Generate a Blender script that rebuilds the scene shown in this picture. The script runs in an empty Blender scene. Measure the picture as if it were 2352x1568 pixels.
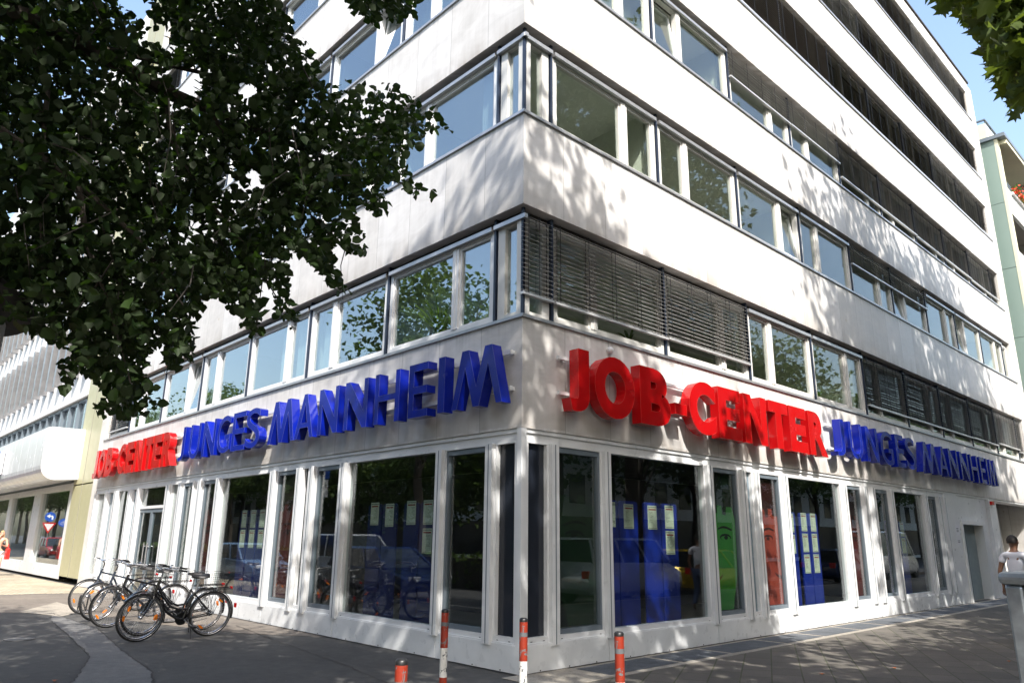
import bpy, math, random
import numpy as np
from mathutils import Vector, Matrix
rnd = random.Random(7)
C = bpy.context.scene.collection
sc = bpy.context.scene
K = 0.93                      # facade measurement unit in metres
R = math.radians

# ------------------------------------------------------------------ camera, sky, sun
F_PX = 1672.0
YAW, PITCH, ROLL = 0.81824, 0.26403, 0.011266
CAM = Vector((7.380 * K, -7.1156 * K, 1.72 * K))
def cam_axes():
    f = Vector((-math.sin(YAW) * math.cos(PITCH), math.cos(YAW) * math.cos(PITCH), math.sin(PITCH)))
    r = Vector((math.cos(YAW), math.sin(YAW), 0)); u = r.cross(f)
    return r * math.cos(ROLL) + u * math.sin(ROLL), -r * math.sin(ROLL) + u * math.cos(ROLL), f
RX, UX, FX = cam_axes()
cd = bpy.data.cameras.new('camera'); cam = bpy.data.objects.new('camera', cd); C.objects.link(cam)
cd.sensor_width = 36; cd.lens = 36 * F_PX / 2352; cd.clip_end = 3000; cd.clip_start = 0.05
cam.matrix_world = Matrix(((RX.x, UX.x, -FX.x, CAM.x), (RX.y, UX.y, -FX.y, CAM.y), (RX.z, UX.z, -FX.z, CAM.z), (0, 0, 0, 1)))
sc.camera = cam
SUN = Vector((0.30, -0.16, 0.37)).normalized()
w = bpy.data.worlds.new('World'); sc.world = w; w.use_nodes = True
nt = w.node_tree; nt.nodes.clear()
sky = nt.nodes.new('ShaderNodeTexSky'); sky.sky_type = 'NISHITA'; sky.sun_disc = False
sky.sun_elevation = math.asin(SUN.z); sky.sun_rotation = math.atan2(SUN.x, SUN.y)
sky.air_density = 1.35; sky.dust_density = 3.2; sky.ozone_density = 1.1
bg = nt.nodes.new('ShaderNodeBackground'); bg.inputs[1].default_value = 0.15
wo = nt.nodes.new('ShaderNodeOutputWorld')
nt.links.new(sky.outputs[0], bg.inputs[0]); nt.links.new(bg.outputs[0], wo.inputs[0])
sl = bpy.data.lights.new('sun', 'SUN'); sl.energy = 3.5; sl.angle = R(0.53); sl.color = (1, 0.955, 0.885)
so = bpy.data.objects.new('sun', sl); C.objects.link(so); so.rotation_euler = SUN.to_track_quat('Z', 'Y').to_euler()
so.location = (10, -10, 30)
sc.view_settings.view_transform = 'Standard'; sc.view_settings.look = 'None'
sc.view_settings.exposure = 1.35; sc.view_settings.gamma = 1
sc.render.engine = 'CYCLES'
sc.cycles.max_bounces = 8; sc.cycles.transparent_max_bounces = 12; sc.cycles.diffuse_bounces = 4
sc.cycles.glossy_bounces = 4; sc.cycles.caustics_reflective = False; sc.cycles.caustics_refractive = False
sc.cycles.sample_clamp_indirect = 6

# ------------------------------------------------------------------ materials
def nodes(name):
    m = bpy.data.materials.new(name); m.use_nodes = True
    n = m.node_tree.nodes; n.clear()
    o = n.new('ShaderNodeOutputMaterial')
    return m, m.node_tree, o
def N(nt, t, **kw):
    n = nt.nodes.new('ShaderNode' + t)
    for k, v in kw.items():
        if k in ('operation', 'data_type', 'blend_type', 'noise_dimensions', 'feature', 'offset', 'squash', 'interpolation_type', 'distance'): setattr(n, k, v)
        else: n.inputs[k].default_value = v
    return n
def mix(nt, fac, a, b, mode='MIX'):
    n = nt.nodes.new('ShaderNodeMix'); n.data_type = 'RGBA'; n.blend_type = mode
    for sock, v in ((n.inputs[0], fac), (n.inputs[6], a), (n.inputs[7], b)):
        if isinstance(v, bpy.types.NodeSocket): nt.links.new(v, sock)
        elif isinstance(v, (int, float)): sock.default_value = v
        else: sock.default_value = (*v[:3], 1)
    return n.outputs[2]
def mth(nt, op, a, b=None, c=None):
    n = nt.nodes.new('ShaderNodeMath'); n.operation = op
    for i, v in enumerate((a, b, c)):
        if v is None: continue
        if isinstance(v, bpy.types.NodeSocket): nt.links.new(v, n.inputs[i])
        else: n.inputs[i].default_value = v
    return n.outputs[0]
def rng(nt, v, a, b, c, d):
    n = nt.nodes.new('ShaderNodeMapRange'); nt.links.new(v, n.inputs[0])
    for i, x in enumerate((a, b, c, d)): n.inputs[i + 1].default_value = x
    return n.outputs[0]
def coord(nt, kind='Object'):
    return nt.nodes.new('ShaderNodeTexCoord').outputs[kind]
def mapping(nt, v, scale=(1, 1, 1), rot=(0, 0, 0), loc=(0, 0, 0)):
    n = nt.nodes.new('ShaderNodeMapping'); nt.links.new(v, n.inputs[0])
    n.inputs['Scale'].default_value = scale; n.inputs['Rotation'].default_value = rot; n.inputs['Location'].default_value = loc
    return n.outputs[0]
def noise(nt, v, scale, detail=4, rough=0.55, dist=0.0):
    n = nt.nodes.new('ShaderNodeTexNoise'); n.inputs['Scale'].default_value = scale; n.inputs['Detail'].default_value = detail
    n.inputs['Roughness'].default_value = rough; n.inputs['Distortion'].default_value = dist
    nt.links.new(v, n.inputs['Vector']); return n.outputs['Fac']
def bsdf(nt, o, col, rough=0.5, metal=0.0, spec=0.5, bump=None, bstr=0.2, bdist=0.01, coat=0.0):
    b = nt.nodes.new('ShaderNodeBsdfPrincipled')
    if isinstance(col, bpy.types.NodeSocket): nt.links.new(col, b.inputs['Base Color'])
    else: b.inputs['Base Color'].default_value = (*col[:3], 1)
    if isinstance(rough, bpy.types.NodeSocket): nt.links.new(rough, b.inputs['Roughness'])
    else: b.inputs['Roughness'].default_value = rough
    b.inputs['Metallic'].default_value = metal; b.inputs['Specular IOR Level'].default_value = spec
    b.inputs['Coat Weight'].default_value = coat; b.inputs['Coat Roughness'].default_value = 0.06
    if bump is not None:
        bn = nt.nodes.new('ShaderNodeBump'); bn.inputs['Strength'].default_value = bstr; bn.inputs['Distance'].default_value = bdist
        nt.links.new(bump, bn.inputs['Height']); nt.links.new(bn.outputs[0], b.inputs['Normal'])
    if o is not None: nt.links.new(b.outputs[0], o.inputs[0])
    return b
def paint(name, col, rough=0.4, metal=0.0, var=0.12, scale=6.0, bump=0.0, coat=0.0, spec=0.5):
    m, nt, o = nodes(name); v = coord(nt)
    n1 = noise(nt, v, scale, 5); f = rng(nt, n1, 0.25, 0.75, 1 - var, 1 + var * 0.5)
    hsv = nt.nodes.new('ShaderNodeHueSaturation'); hsv.inputs['Color'].default_value = (*col, 1); nt.links.new(f, hsv.inputs['Value'])
    r = rng(nt, noise(nt, v, scale * 3, 3), 0.3, 0.7, max(rough - 0.06, 0.02), rough + 0.08)
    bsdf(nt, o, hsv.outputs[0], r, metal, spec, n1 if bump else None, bump, 0.01, coat)
    return m
def glass(name, tint, base, top=0.9, wob=0.02, wscale=0.6):
    m, nt, o = nodes(name); v = coord(nt)
    t = N(nt, 'BsdfTransparent'); t.inputs[0].default_value = (*tint, 1)
    g = N(nt, 'BsdfGlossy'); g.inputs['Roughness'].default_value = 0.0; g.inputs['Color'].default_value = (0.95, 0.97, 1, 1)
    bn = nt.nodes.new('ShaderNodeBump'); bn.inputs['Strength'].default_value = wob; bn.inputs['Distance'].default_value = 0.05
    nt.links.new(noise(nt, v, wscale, 2, 0.4), bn.inputs['Height']); nt.links.new(bn.outputs[0], g.inputs['Normal'])
    lw = N(nt, 'LayerWeight', Blend=0.5)
    f = mth(nt, 'ADD', base, mth(nt, 'MULTIPLY', mth(nt, 'POWER', lw.outputs['Facing'], 5.0), top - base))
    mx = nt.nodes.new('ShaderNodeMixShader'); nt.links.new(f, mx.inputs[0]); nt.links.new(t.outputs[0], mx.inputs[1]); nt.links.new(g.outputs[0], mx.inputs[2])
    nt.links.new(mx.outputs[0], o.inputs[0]); return m
def marble(name, dark=(0.52, 0.505, 0.485), light=(0.69, 0.68, 0.67), dirt=0.6):
    m, nt, o = nodes(name); v = coord(nt); g = coord(nt, 'Generated')
    s = nt.nodes.new('ShaderNodeSeparateXYZ'); nt.links.new(v, s.inputs[0])
    u = mth(nt, 'ADD', mth(nt, 'DIVIDE', mth(nt, 'SUBTRACT', s.outputs[1], s.outputs[0]), 1.06 * K), 0.14)
    fl = mth(nt, 'FLOOR', u); fr = mth(nt, 'SUBTRACT', u, fl)
    wn = nt.nodes.new('ShaderNodeTexWhiteNoise'); wn.noise_dimensions = '2D'
    cb = nt.nodes.new('ShaderNodeCombineXYZ'); nt.links.new(fl, cb.inputs[0])
    nt.links.new(mth(nt, 'FLOOR', mth(nt, 'DIVIDE', s.outputs[2], 3.05)), cb.inputs[1]); nt.links.new(cb.outputs[0], wn.inputs['Vector'])
    pv = wn.outputs['Value']
    vec = nt.nodes.new('ShaderNodeCombineXYZ'); nt.links.new(u, vec.inputs[0]); nt.links.new(s.outputs[2], vec.inputs[1]); nt.links.new(mth(nt, 'MULTIPLY', pv, 9.0), vec.inputs[2])
    vein = noise(nt, mapping(nt, vec.outputs[0], (0.7, 1.6, 1), (0, 0, 0.5)), 1.6, 8, 0.65, 1.6)
    cloud = noise(nt, vec.outputs[0], 0.55, 4)
    streak = noise(nt, mapping(nt, vec.outputs[0], (7, 0.35, 1)), 1.2, 6, 0.6)
    f = mth(nt, 'ADD', mth(nt, 'MULTIPLY', vein, 0.45), mth(nt, 'ADD', mth(nt, 'MULTIPLY', cloud, 0.3), mth(nt, 'MULTIPLY', streak, 0.25)))
    col = mix(nt, rng(nt, f, 0.36, 0.6, 0, 1), dark, light)
    col = mix(nt, 1.0, col, mix(nt, pv, (0.88, 0.86, 0.84), (1.02, 1.02, 1.03)), 'MULTIPLY')
    gs = nt.nodes.new('ShaderNodeSeparateXYZ'); nt.links.new(g, gs.inputs[0])
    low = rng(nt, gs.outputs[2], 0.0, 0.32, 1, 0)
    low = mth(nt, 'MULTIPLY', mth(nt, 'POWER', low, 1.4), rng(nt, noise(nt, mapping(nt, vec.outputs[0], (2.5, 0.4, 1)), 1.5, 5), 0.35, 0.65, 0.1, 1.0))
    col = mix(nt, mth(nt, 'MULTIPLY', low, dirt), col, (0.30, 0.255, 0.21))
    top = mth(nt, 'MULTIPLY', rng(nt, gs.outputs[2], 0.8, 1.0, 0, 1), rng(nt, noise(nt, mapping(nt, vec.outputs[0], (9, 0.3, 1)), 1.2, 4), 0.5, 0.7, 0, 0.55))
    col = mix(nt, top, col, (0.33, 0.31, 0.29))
    j = mth(nt, 'LESS_THAN', fr, 0.010)
    col = mix(nt, mth(nt, 'MULTIPLY', j, 0.65), col, (0.16, 0.15, 0.14))
    vor = nt.nodes.new('ShaderNodeTexVoronoi'); vor.inputs['Scale'].default_value = 0.9; nt.links.new(vec.outputs[0], vor.inputs['Vector'])
    spot = mth(nt, 'LESS_THAN', vor.outputs['Distance'], 0.035)
    col = mix(nt, mth(nt, 'MULTIPLY', spot, 0.6), col, (0.42, 0.36, 0.27))
    bsdf(nt, o, col, rng(nt, vein, 0.3, 0.7, 0.35, 0.55), 0, 0.4, mth(nt, 'SUBTRACT', streak, mth(nt, 'MULTIPLY', j, 4.0)), 0.12, 0.004)
    return m
def asphalt(name, a, b, gs=110, patch=0.5, spec=0.3):
    m, nt, o = nodes(name); v = coord(nt)
    big = noise(nt, v, patch, 5, 0.6); fine = noise(nt, v, gs, 3, 0.7); mid = noise(nt, v, 7, 5, 0.6, 0.4)
    col = mix(nt, rng(nt, big, 0.3, 0.7, 0, 1), a, b)
    col = mix(nt, 1.0, col, mix(nt, rng(nt, fine, 0.3, 0.75, 0, 1), (0.72, 0.72, 0.72), (1.35, 1.33, 1.3)), 'MULTIPLY')
    col = mix(nt, 1.0, col, mix(nt, rng(nt, mid, 0.35, 0.65, 0, 1), (0.86, 0.86, 0.86), (1.1, 1.1, 1.1)), 'MULTIPLY')
    vor = nt.nodes.new('ShaderNodeTexVoronoi'); vor.inputs['Scale'].default_value = 3.1; nt.links.new(v, vor.inputs['Vector'])
    sp = mth(nt, 'LESS_THAN', vor.outputs['Distance'], 0.035)
    col = mix(nt, mth(nt, 'MULTIPLY', sp, 0.5), col, (0.28, 0.27, 0.25))
    bsdf(nt, o, col, 0.85, 0, spec, fine, 0.5, 0.006); return m
def pavers(name, a, b, mortar, wid, hei, rot, off=0.5, msize=0.012, tint=None):
    m, nt, o = nodes(name); v = mapping(nt, coord(nt), rot=(0, 0, rot))
    br = nt.nodes.new('ShaderNodeTexBrick'); nt.links.new(v, br.inputs['Vector']); br.offset = off
    br.inputs['Scale'].default_value = 1; br.inputs['Brick Width'].default_value = wid; br.inputs['Row Height'].default_value = hei
    br.inputs['Mortar Size'].default_value = msize; br.inputs['Mortar Smooth'].default_value = 0.3; br.inputs['Bias'].default_value = -0.25
    br.inputs['Color1'].default_value = (*a, 1); br.inputs['Color2'].default_value = (*b, 1); br.inputs['Mortar'].default_value = (*mortar, 1)
    fine = noise(nt, v, 90, 3, 0.7); big = noise(nt, v, 0.8, 5)
    col = mix(nt, 1.0, br.outputs[0], mix(nt, rng(nt, fine, 0.3, 0.7, 0, 1), (0.75, 0.75, 0.75), (1.25, 1.24, 1.22)), 'MULTIPLY')
    col = mix(nt, 1.0, col, mix(nt, rng(nt, big, 0.3, 0.7, 0, 1), (0.8, 0.8, 0.8), (1.15, 1.13, 1.1)), 'MULTIPLY')
    h = mth(nt, 'SUBTRACT', mth(nt, 'MULTIPLY', fine, 0.25), br.outputs['Fac'])
    bsdf(nt, o, col, 0.85, 0, 0.3, h, 0.5, 0.008); return m
def leafmat(name, a, b, back, trans=0.25, tcol=(0.12, 0.2, 0.02)):
    m, nt, o = nodes(name)
    oi = nt.nodes.new('ShaderNodeNewGeometry'); r = oi.outputs['Random Per Island']
    v = coord(nt); n1 = noise(nt, v, 1.3, 3)
    col = mix(nt, r, a, b); col = mix(nt, 1.0, col, mix(nt, rng(nt, n1, 0.3, 0.7, 0, 1), (0.75, 0.8, 0.75), (1.2, 1.15, 1.1)), 'MULTIPLY')
    col = mix(nt, oi.outputs['Backfacing'], col, back)
    b_ = bsdf(nt, None, col, 0.55, 0, 0.18)
    t = N(nt, 'BsdfTranslucent'); t.inputs[0].default_value = (*tcol, 1)
    mx = nt.nodes.new('ShaderNodeMixShader'); mx.inputs[0].default_value = trans
    nt.links.new(b_.outputs[0], mx.inputs[1]); nt.links.new(t.outputs[0], mx.inputs[2]); nt.links.new(mx.outputs[0], o.inputs[0]); return m
def emit(name, col, s):
    m, nt, o = nodes(name); e = N(nt, 'Emission', Strength=s); e.inputs[0].default_value = (*col, 1); nt.links.new(e.outputs[0], o.inputs[0]); return m
def wornpaint(name, col, under=(0.12, 0.125, 0.13), amt=0.56):
    m, nt, o = nodes(name); v = coord(nt)
    n1 = noise(nt, v, 9, 5, 0.65, 0.6); chip = mth(nt, 'GREATER_THAN', n1, amt)
    n2 = noise(nt, v, 45, 3, 0.6); chip2 = mth(nt, 'GREATER_THAN', n2, 0.70)
    base = mix(nt, rng(nt, noise(nt, v, 4, 4), 0.3, 0.7, 0, 1), tuple(c * 0.75 for c in col), col)
    c = mix(nt, mth(nt, 'MAXIMUM', chip, chip2), base, under)
    bsdf(nt, o, c, 0.5, 0, 0.4, n1, 0.1, 0.003); return m

M = {}
M['marble'] = marble('weathered_marble'); M['marble_clean'] = marble('pale_marble', (0.6, 0.58, 0.55), (0.76, 0.75, 0.73), 0.25)
M['white'] = paint('white_aluminium', (0.70, 0.71, 0.72), 0.32, 0, 0.10, 1.7); M['offwhite'] = paint('offwhite_frame', (0.62, 0.61, 0.58), 0.4, 0, 0.08, 3)
M['plinth'] = paint('white_plinth_panel', (0.71, 0.725, 0.735), 0.3, 0, 0.13, 2.2)
M['grey'] = paint('grey_window_frame', (0.14, 0.17, 0.20), 0.35, 0, 0.06, 4); M['dark'] = paint('dark_panel', (0.018, 0.022, 0.032), 0.12, 0, 0.1, 2)
M['greyblue'] = paint('greyblue_panel', (0.16, 0.21, 0.25), 0.2, 0, 0.08, 2)
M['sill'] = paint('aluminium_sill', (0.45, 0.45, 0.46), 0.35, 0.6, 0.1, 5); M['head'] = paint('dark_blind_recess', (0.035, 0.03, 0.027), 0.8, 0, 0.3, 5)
M['post'] = paint('dark_blue_guide_post', (0.02, 0.03, 0.055), 0.4, 0, 0.1, 5)
M['slat'] = paint('blind_slat', (0.48, 0.47, 0.46), 0.42, 0.3, 0.12, 3); M['slatbrown'] = paint('blind_slat_brown', (0.21, 0.195, 0.185), 0.45, 0.2, 0.12, 3)
M['slatblack'] = paint('blind_slat_dark', (0.10, 0.10, 0.105), 0.45, 0.2, 0.12, 3)
M['rail'] = paint('blind_bottom_rail', (0.6, 0.6, 0.6), 0.35, 0.4, 0.05, 3); M['black'] = paint('black_plastic', (0.012, 0.012, 0.013), 0.4, 0, 0.2, 5)
M['glass_up'] = glass('upper_window_glass', (0.95, 0.98, 0.95), 0.07, 0.8, 0.03, 0.7)
M['glass_left'] = glass('upper_window_glass_coated', (0.78, 0.85, 0.86), 0.26, 0.95, 0.03, 0.7)
M['glass_shop'] = glass('shop_window_glass', (0.84, 0.88, 0.87), 0.09, 0.9, 0.012, 0.5)
M['ceil'] = paint('office_ceiling', (0.78, 0.80, 0.76), 0.8, 0, 0.05, 1); M['room'] = paint('office_wall', (0.68, 0.70, 0.64), 0.8, 0, 0.1, 0.7)
M['floor'] = paint('office_floor', (0.36, 0.35, 0.31), 0.6, 0, 0.1, 2); M['curtain'] = paint('curtain', (0.6, 0.62, 0.58), 0.8, 0, 0.1, 3)
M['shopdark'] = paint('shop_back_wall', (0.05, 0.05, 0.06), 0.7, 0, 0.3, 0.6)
M['red'] = paint('red_sign_lacquer', (0.44, 0.004, 0.006), 0.2, 0, 0.10, 1.2, 0, 0.2, 0.35); M['blue'] = paint('blue_sign_lacquer', (0.003, 0.013, 0.27), 0.2, 0, 0.12, 1.2, 0, 0.15, 0.3)
M['redtrim'] = paint('red_sign_edge', (0.55, 0.04, 0.03), 0.3, 0, 0.05, 3); M['bluetrim'] = paint('blue_sign_edge', (0.08, 0.10, 0.38), 0.3, 0, 0.05, 3)
M['board_shaded'] = paint('blue_board_shaded', (0.006, 0.014, 0.11), 0.35, 0, 0.08, 2); M['board'] = paint('blue_board', (0.010, 0.028, 0.28), 0.35, 0, 0.08, 2); M['paper'] = paint('paper', (0.62, 0.66, 0.52), 0.7, 0, 0.05, 4)  # left-hand boards: the same blue boards with tree shade put into the colour
M['whitepaper'] = paint('white_paper', (0.75, 0.75, 0.78), 0.7, 0, 0.04, 4); M['ink'] = paint('ink', (0.05, 0.05, 0.06), 0.6); M['redink'] = paint('red_ink', (0.3, 0.03, 0.03), 0.6)
M['asphalt'] = asphalt('asphalt', (0.058, 0.057, 0.056), (0.092, 0.089, 0.084)); M['asphalt_l'] = asphalt('asphalt_lighter', (0.125, 0.125, 0.125), (0.16, 0.157, 0.152), 90, 0.8)
M['road'] = asphalt('road_asphalt', (0.05, 0.05, 0.052), (0.075, 0.074, 0.072)); M['concrete'] = asphalt('pale_concrete', (0.25, 0.225, 0.19), (0.36, 0.33, 0.28), 60, 1.5)
M['asphalt_w'] = asphalt('asphalt_warm', (0.13, 0.115, 0.10), (0.19, 0.165, 0.14), 80, 1.1)
M['slab'] = asphalt('dark_slab', (0.06, 0.068, 0.078), (0.115, 0.125, 0.14), 50, 1.2)
M['kerb'] = asphalt('kerb_stone', (0.27, 0.25, 0.215), (0.36, 0.33, 0.29), 70, 2)
M['pav_r'] = pavers('diagonal_pavers', (0.105, 0.098, 0.088), (0.145, 0.132, 0.118), (0.070, 0.074, 0.048), 0.52, 0.36, R(62), 0.5, 0.010)
M['pav_l'] = pavers('pale_paving', (0.34, 0.30, 0.23), (0.42, 0.37, 0.30), (0.20, 0.17, 0.12), 0.24, 0.12, R(0), 0.5, 0.010)
M['bark'] = paint('bark', (0.055, 0.045, 0.035), 0.9, 0, 0.4, 9, 0.6); M['twig'] = paint('twig', (0.03, 0.026, 0.02), 0.9, 0, 0.3, 9)
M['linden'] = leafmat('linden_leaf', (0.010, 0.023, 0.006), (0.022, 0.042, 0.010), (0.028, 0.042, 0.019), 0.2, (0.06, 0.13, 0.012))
M['plane'] = leafmat('plane_leaf', (0.05, 0.085, 0.015), (0.10, 0.14, 0.03), (0.10, 0.14, 0.05), 0.3, (0.22, 0.30, 0.03))
M['tree2'] = leafmat('street_tree_leaf', (0.04, 0.075, 0.015), (0.09, 0.14, 0.03), (0.08, 0.12, 0.04), 0.25, (0.14, 0.22, 0.03))
M['olive'] = paint('olive_panel', (0.40, 0.385, 0.24), 0.4, 0, 0.06, 1); M['fin'] = paint('aluminium_fin', (0.30, 0.30, 0.31), 0.35, 0.7, 0.2, 3)
M['canopy'] = paint('white_enamel_canopy', (0.72, 0.74, 0.78), 0.2, 0.15, 0.06, 1); M['cream'] = paint('cream_render', (0.62, 0.61, 0.46), 0.8, 0, 0.08, 2)
M['greenp'] = paint('pale_green_panel', (0.21, 0.285, 0.255), 0.4, 0, 0.08, 0.6); M['soffit'] = paint('grey_soffit', (0.22, 0.21, 0.19), 0.8, 0, 0.1, 1)
M['wallwhite'] = paint('white_wall', (0.70, 0.70, 0.69), 0.6, 0, 0.06, 1.2); M['render'] = paint('grey_render', (0.42, 0.41, 0.39), 0.85, 0, 0.12, 1.3)
M['doorg'] = paint('grey_door', (0.20, 0.26, 0.28), 0.35, 0, 0.08, 2)
M['bred'] = wornpaint('worn_red_paint', (0.26, 0.028, 0.012), amt=0.575); M['bwhite'] = wornpaint('worn_white_paint', (0.72, 0.72, 0.70), amt=0.57); M['bgrey'] = wornpaint('worn_grey_paint', (0.12, 0.125, 0.135), (0.3, 0.3, 0.3), 0.68)
M['galv'] = paint('galvanised_steel', (0.33, 0.36, 0.38), 0.4, 0.7, 0.3, 12, 0.05); M['chrome'] = paint('chrome', (0.7, 0.7, 0.72), 0.15, 1.0, 0.05, 4)
M['tyre'] = paint('tyre_rubber', (0.018, 0.018, 0.018), 0.75, 0, 0.3, 20); M['bframe'] = paint('black_bike_lacquer', (0.008, 0.008, 0.010), 0.18, 0, 0.2, 4, 0, 0.5)
M['saddle'] = paint('saddle_vinyl', (0.02, 0.019, 0.019), 0.35, 0, 0.2, 10); M['orange'] = paint('orange_reflector', (0.85, 0.22, 0.01), 0.25, 0, 0.1, 9); M['redlamp'] = paint('red_lamp_lens', (0.55, 0.01, 0.01), 0.2)
M['silver'] = paint('silver_metal', (0.5, 0.5, 0.52), 0.3, 0.8, 0.1, 6)
M['skin'] = paint('skin', (0.52, 0.30, 0.21), 0.5, 0, 0.06, 8); M['skin_d'] = paint('skin_brown', (0.20, 0.10, 0.06), 0.5, 0, 0.08, 8)
M['tee'] = paint('white_tshirt', (0.72, 0.74, 0.80), 0.85, 0, 0.06, 7, 0.3); M['jeans'] = paint('jeans', (0.06, 0.09, 0.17), 0.9, 0, 0.2, 12); M['shorts'] = paint('white_shorts', (0.75, 0.75, 0.75), 0.85)
M['top'] = paint('black_top', (0.012, 0.012, 0.014), 0.85); M['hair'] = paint('dark_hair', (0.012, 0.009, 0.008), 0.6); M['blond'] = paint('blond_hair', (0.50, 0.33, 0.14), 0.5)
M['shoe'] = paint('shoe', (0.04, 0.03, 0.03), 0.6); M['bag'] = paint('red_bag', (0.62, 0.02, 0.015), 0.4); M['leather'] = paint('dark_bag', (0.03, 0.028, 0.026), 0.5)
M['flower'] = paint('red_petals', (0.7, 0.06, 0.03), 0.6); M['pot'] = paint('plant_pot', (0.25, 0.09, 0.05), 0.7); M['blade'] = leafmat('houseplant_leaf', (0.05, 0.12, 0.02), (0.12, 0.22, 0.04), (0.1, 0.18, 0.05), 0.3, (0.2, 0.35, 0.05))
M['signblue'] = paint('sign_blue', (0.01, 0.09, 0.5), 0.3); M['signwhite'] = paint('sign_white', (0.8, 0.8, 0.8), 0.35); M['signyellow'] = paint('sign_yellow', (0.75, 0.7, 0.05), 0.35)
M['darkglass'] = paint('far_window_glass', (0.03, 0.04, 0.05), 0.08, 0, 0.1, 1); M['lamp'] = emit('lit_downlight', (1, 0.92, 0.75), 9)
M['autumn'] = paint('dry_leaf', (0.35, 0.10, 0.03), 0.7)
M['carglass'] = paint('car_glass', (0.02, 0.025, 0.03), 0.05); M['headlamp'] = paint('headlamp_lens', (0.7, 0.72, 0.75), 0.1, 0.3)
M['awning'] = paint('yellow_awning', (0.75, 0.5, 0.06), 0.7)

# ------------------------------------------------------------------ mesh helpers
class MB:
    def __init__(s): s.v = []; s.f = []; s.m = []
    def add(s, vs, fs, mi=0):
        b = len(s.v); s.v += [tuple(x) for x in vs]; s.f += [tuple(i + b for i in f) for f in fs]; s.m += [mi] * len(fs); return s
    def hexa(s, p, mi=0):     # p: 8 points, bottom 4 then top 4 (same order)
        return s.add(p, [(3, 2, 1, 0), (4, 5, 6, 7), (0, 1, 5, 4), (1, 2, 6, 5), (2, 3, 7, 6), (3, 0, 4, 7)], mi)
    def box(s, x0, x1, y0, y1, z0, z1, mi=0):
        return s.hexa([(x0, y0, z0), (x1, y0, z0), (x1, y1, z0), (x0, y1, z0), (x0, y0, z1), (x1, y0, z1), (x1, y1, z1), (x0, y1, z1)], mi)
    def fb(s, side, u0, u1, o0, o1, z0, z1, mi=0):   # box in facade coordinates
        c = [W(side, u, o, z) for z in (z0, z1) for u, o in ((u0, o0), (u1, o0), (u1, o1), (u0, o1))]
        return s.hexa(c, mi)
    def quad(s, a, b, c, d, mi=0): return s.add([a, b, c, d], [(0, 1, 2, 3)], mi)
    def tube(s, pts, r, seg=8, mi=0, cap=True):
        pts = [Vector(p) for p in pts]; n = len(pts); rs = r if isinstance(r, (list, tuple)) else [r] * n
        base = len(s.v); prev = None
        for i, p in enumerate(pts):
            d = (pts[min(i + 1, n - 1)] - pts[max(i - 1, 0)]).normalized()
            if prev is None: a = d.orthogonal().normalized()
            else:
                a = prev - d * prev.dot(d); a = a.normalized() if a.length > 1e-6 else d.orthogonal().normalized()
            prev = a; b = d.cross(a)
            for k in range(seg):
                t = 2 * math.pi * k / seg; s.v.append(tuple(p + (a * math.cos(t) + b * math.sin(t)) * rs[i]))
        for i in range(n - 1):
            for k in range(seg):
                k2 = (k + 1) % seg; s.f.append((base + i * seg + k, base + i * seg + k2, base + (i + 1) * seg + k2, base + (i + 1) * seg + k)); s.m.append(mi)
        if cap:
            s.f.append(tuple(base + k for k in range(seg))[::-1]); s.m.append(mi)
            s.f.append(tuple(base + (n - 1) * seg + k for k in range(seg))); s.m.append(mi)
        return s
    def torus(s, c, ax, R_, r, seg=40, sub=8, mi=0, a0=0.0, a1=2 * math.pi, flat=1.0):
        c = Vector(c); ax = Vector(ax).normalized(); e1 = ax.cross(Vector((0, 0, 1)))
        e1 = e1.normalized() if e1.length > 1e-5 else Vector((1, 0, 0)); e2 = ax.cross(e1)
        full = abs(a1 - a0 - 2 * math.pi) < 1e-6; n = seg if full else seg + 1; base = len(s.v)
        for i in range(n):
            t = a0 + (a1 - a0) * i / seg; d = e1 * math.cos(t) + e2 * math.sin(t)
            for k in range(sub):
                q = 2 * math.pi * k / sub; s.v.append(tuple(c + d * (R_ + r * math.cos(q) * flat) + ax * r * math.sin(q)))
        for i in range(seg):
            i2 = (i + 1) % n
            for k in range(sub):
                k2 = (k + 1) % sub; s.f.append((base + i * sub + k, base + i2 * sub + k, base + i2 * sub + k2, base + i * sub + k2)); s.m.append(mi)
        return s
    def lathe(s, c, prof, seg=24, mi=0, ax=(0, 0, 1)):
        c = Vector(c); ax = Vector(ax).normalized(); e1 = ax.orthogonal().normalized(); e2 = ax.cross(e1); base = len(s.v)
        for r, h in prof:
            for k in range(seg):
                t = 2 * math.pi * k / seg; s.v.append(tuple(c + (e1 * math.cos(t) + e2 * math.sin(t)) * r + ax * h))
        for i in range(len(prof) - 1):
            for k in range(seg):
                k2 = (k + 1) % seg; s.f.append((base + i * seg + k, base + i * seg + k2, base + (i + 1) * seg + k2, base + (i + 1) * seg + k)); s.m.append(mi)
        s.f.append(tuple(base + k for k in range(seg))[::-1]); s.m.append(mi)
        s.f.append(tuple(base + (len(prof) - 1) * seg + k for k in range(seg))); s.m.append(mi)
        return s
    def prism(s, poly, fn, d0, d1, mi=0, mi_side=None):   # poly: 2-D outline; fn(x, y, d) -> point
        n = len(poly); b = len(s.v); ms = mi if mi_side is None else mi_side
        s.v += [tuple(fn(x, y, d0)) for x, y in poly] + [tuple(fn(x, y, d1)) for x, y in poly]
        s.f.append(tuple(b + i for i in range(n))[::-1]); s.m.append(mi); s.f.append(tuple(b + n + i for i in range(n))); s.m.append(mi)
        for i in range(n):
            j = (i + 1) % n; s.f.append((b + i, b + j, b + n + j, b + n + i)); s.m.append(ms)
        return s
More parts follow.
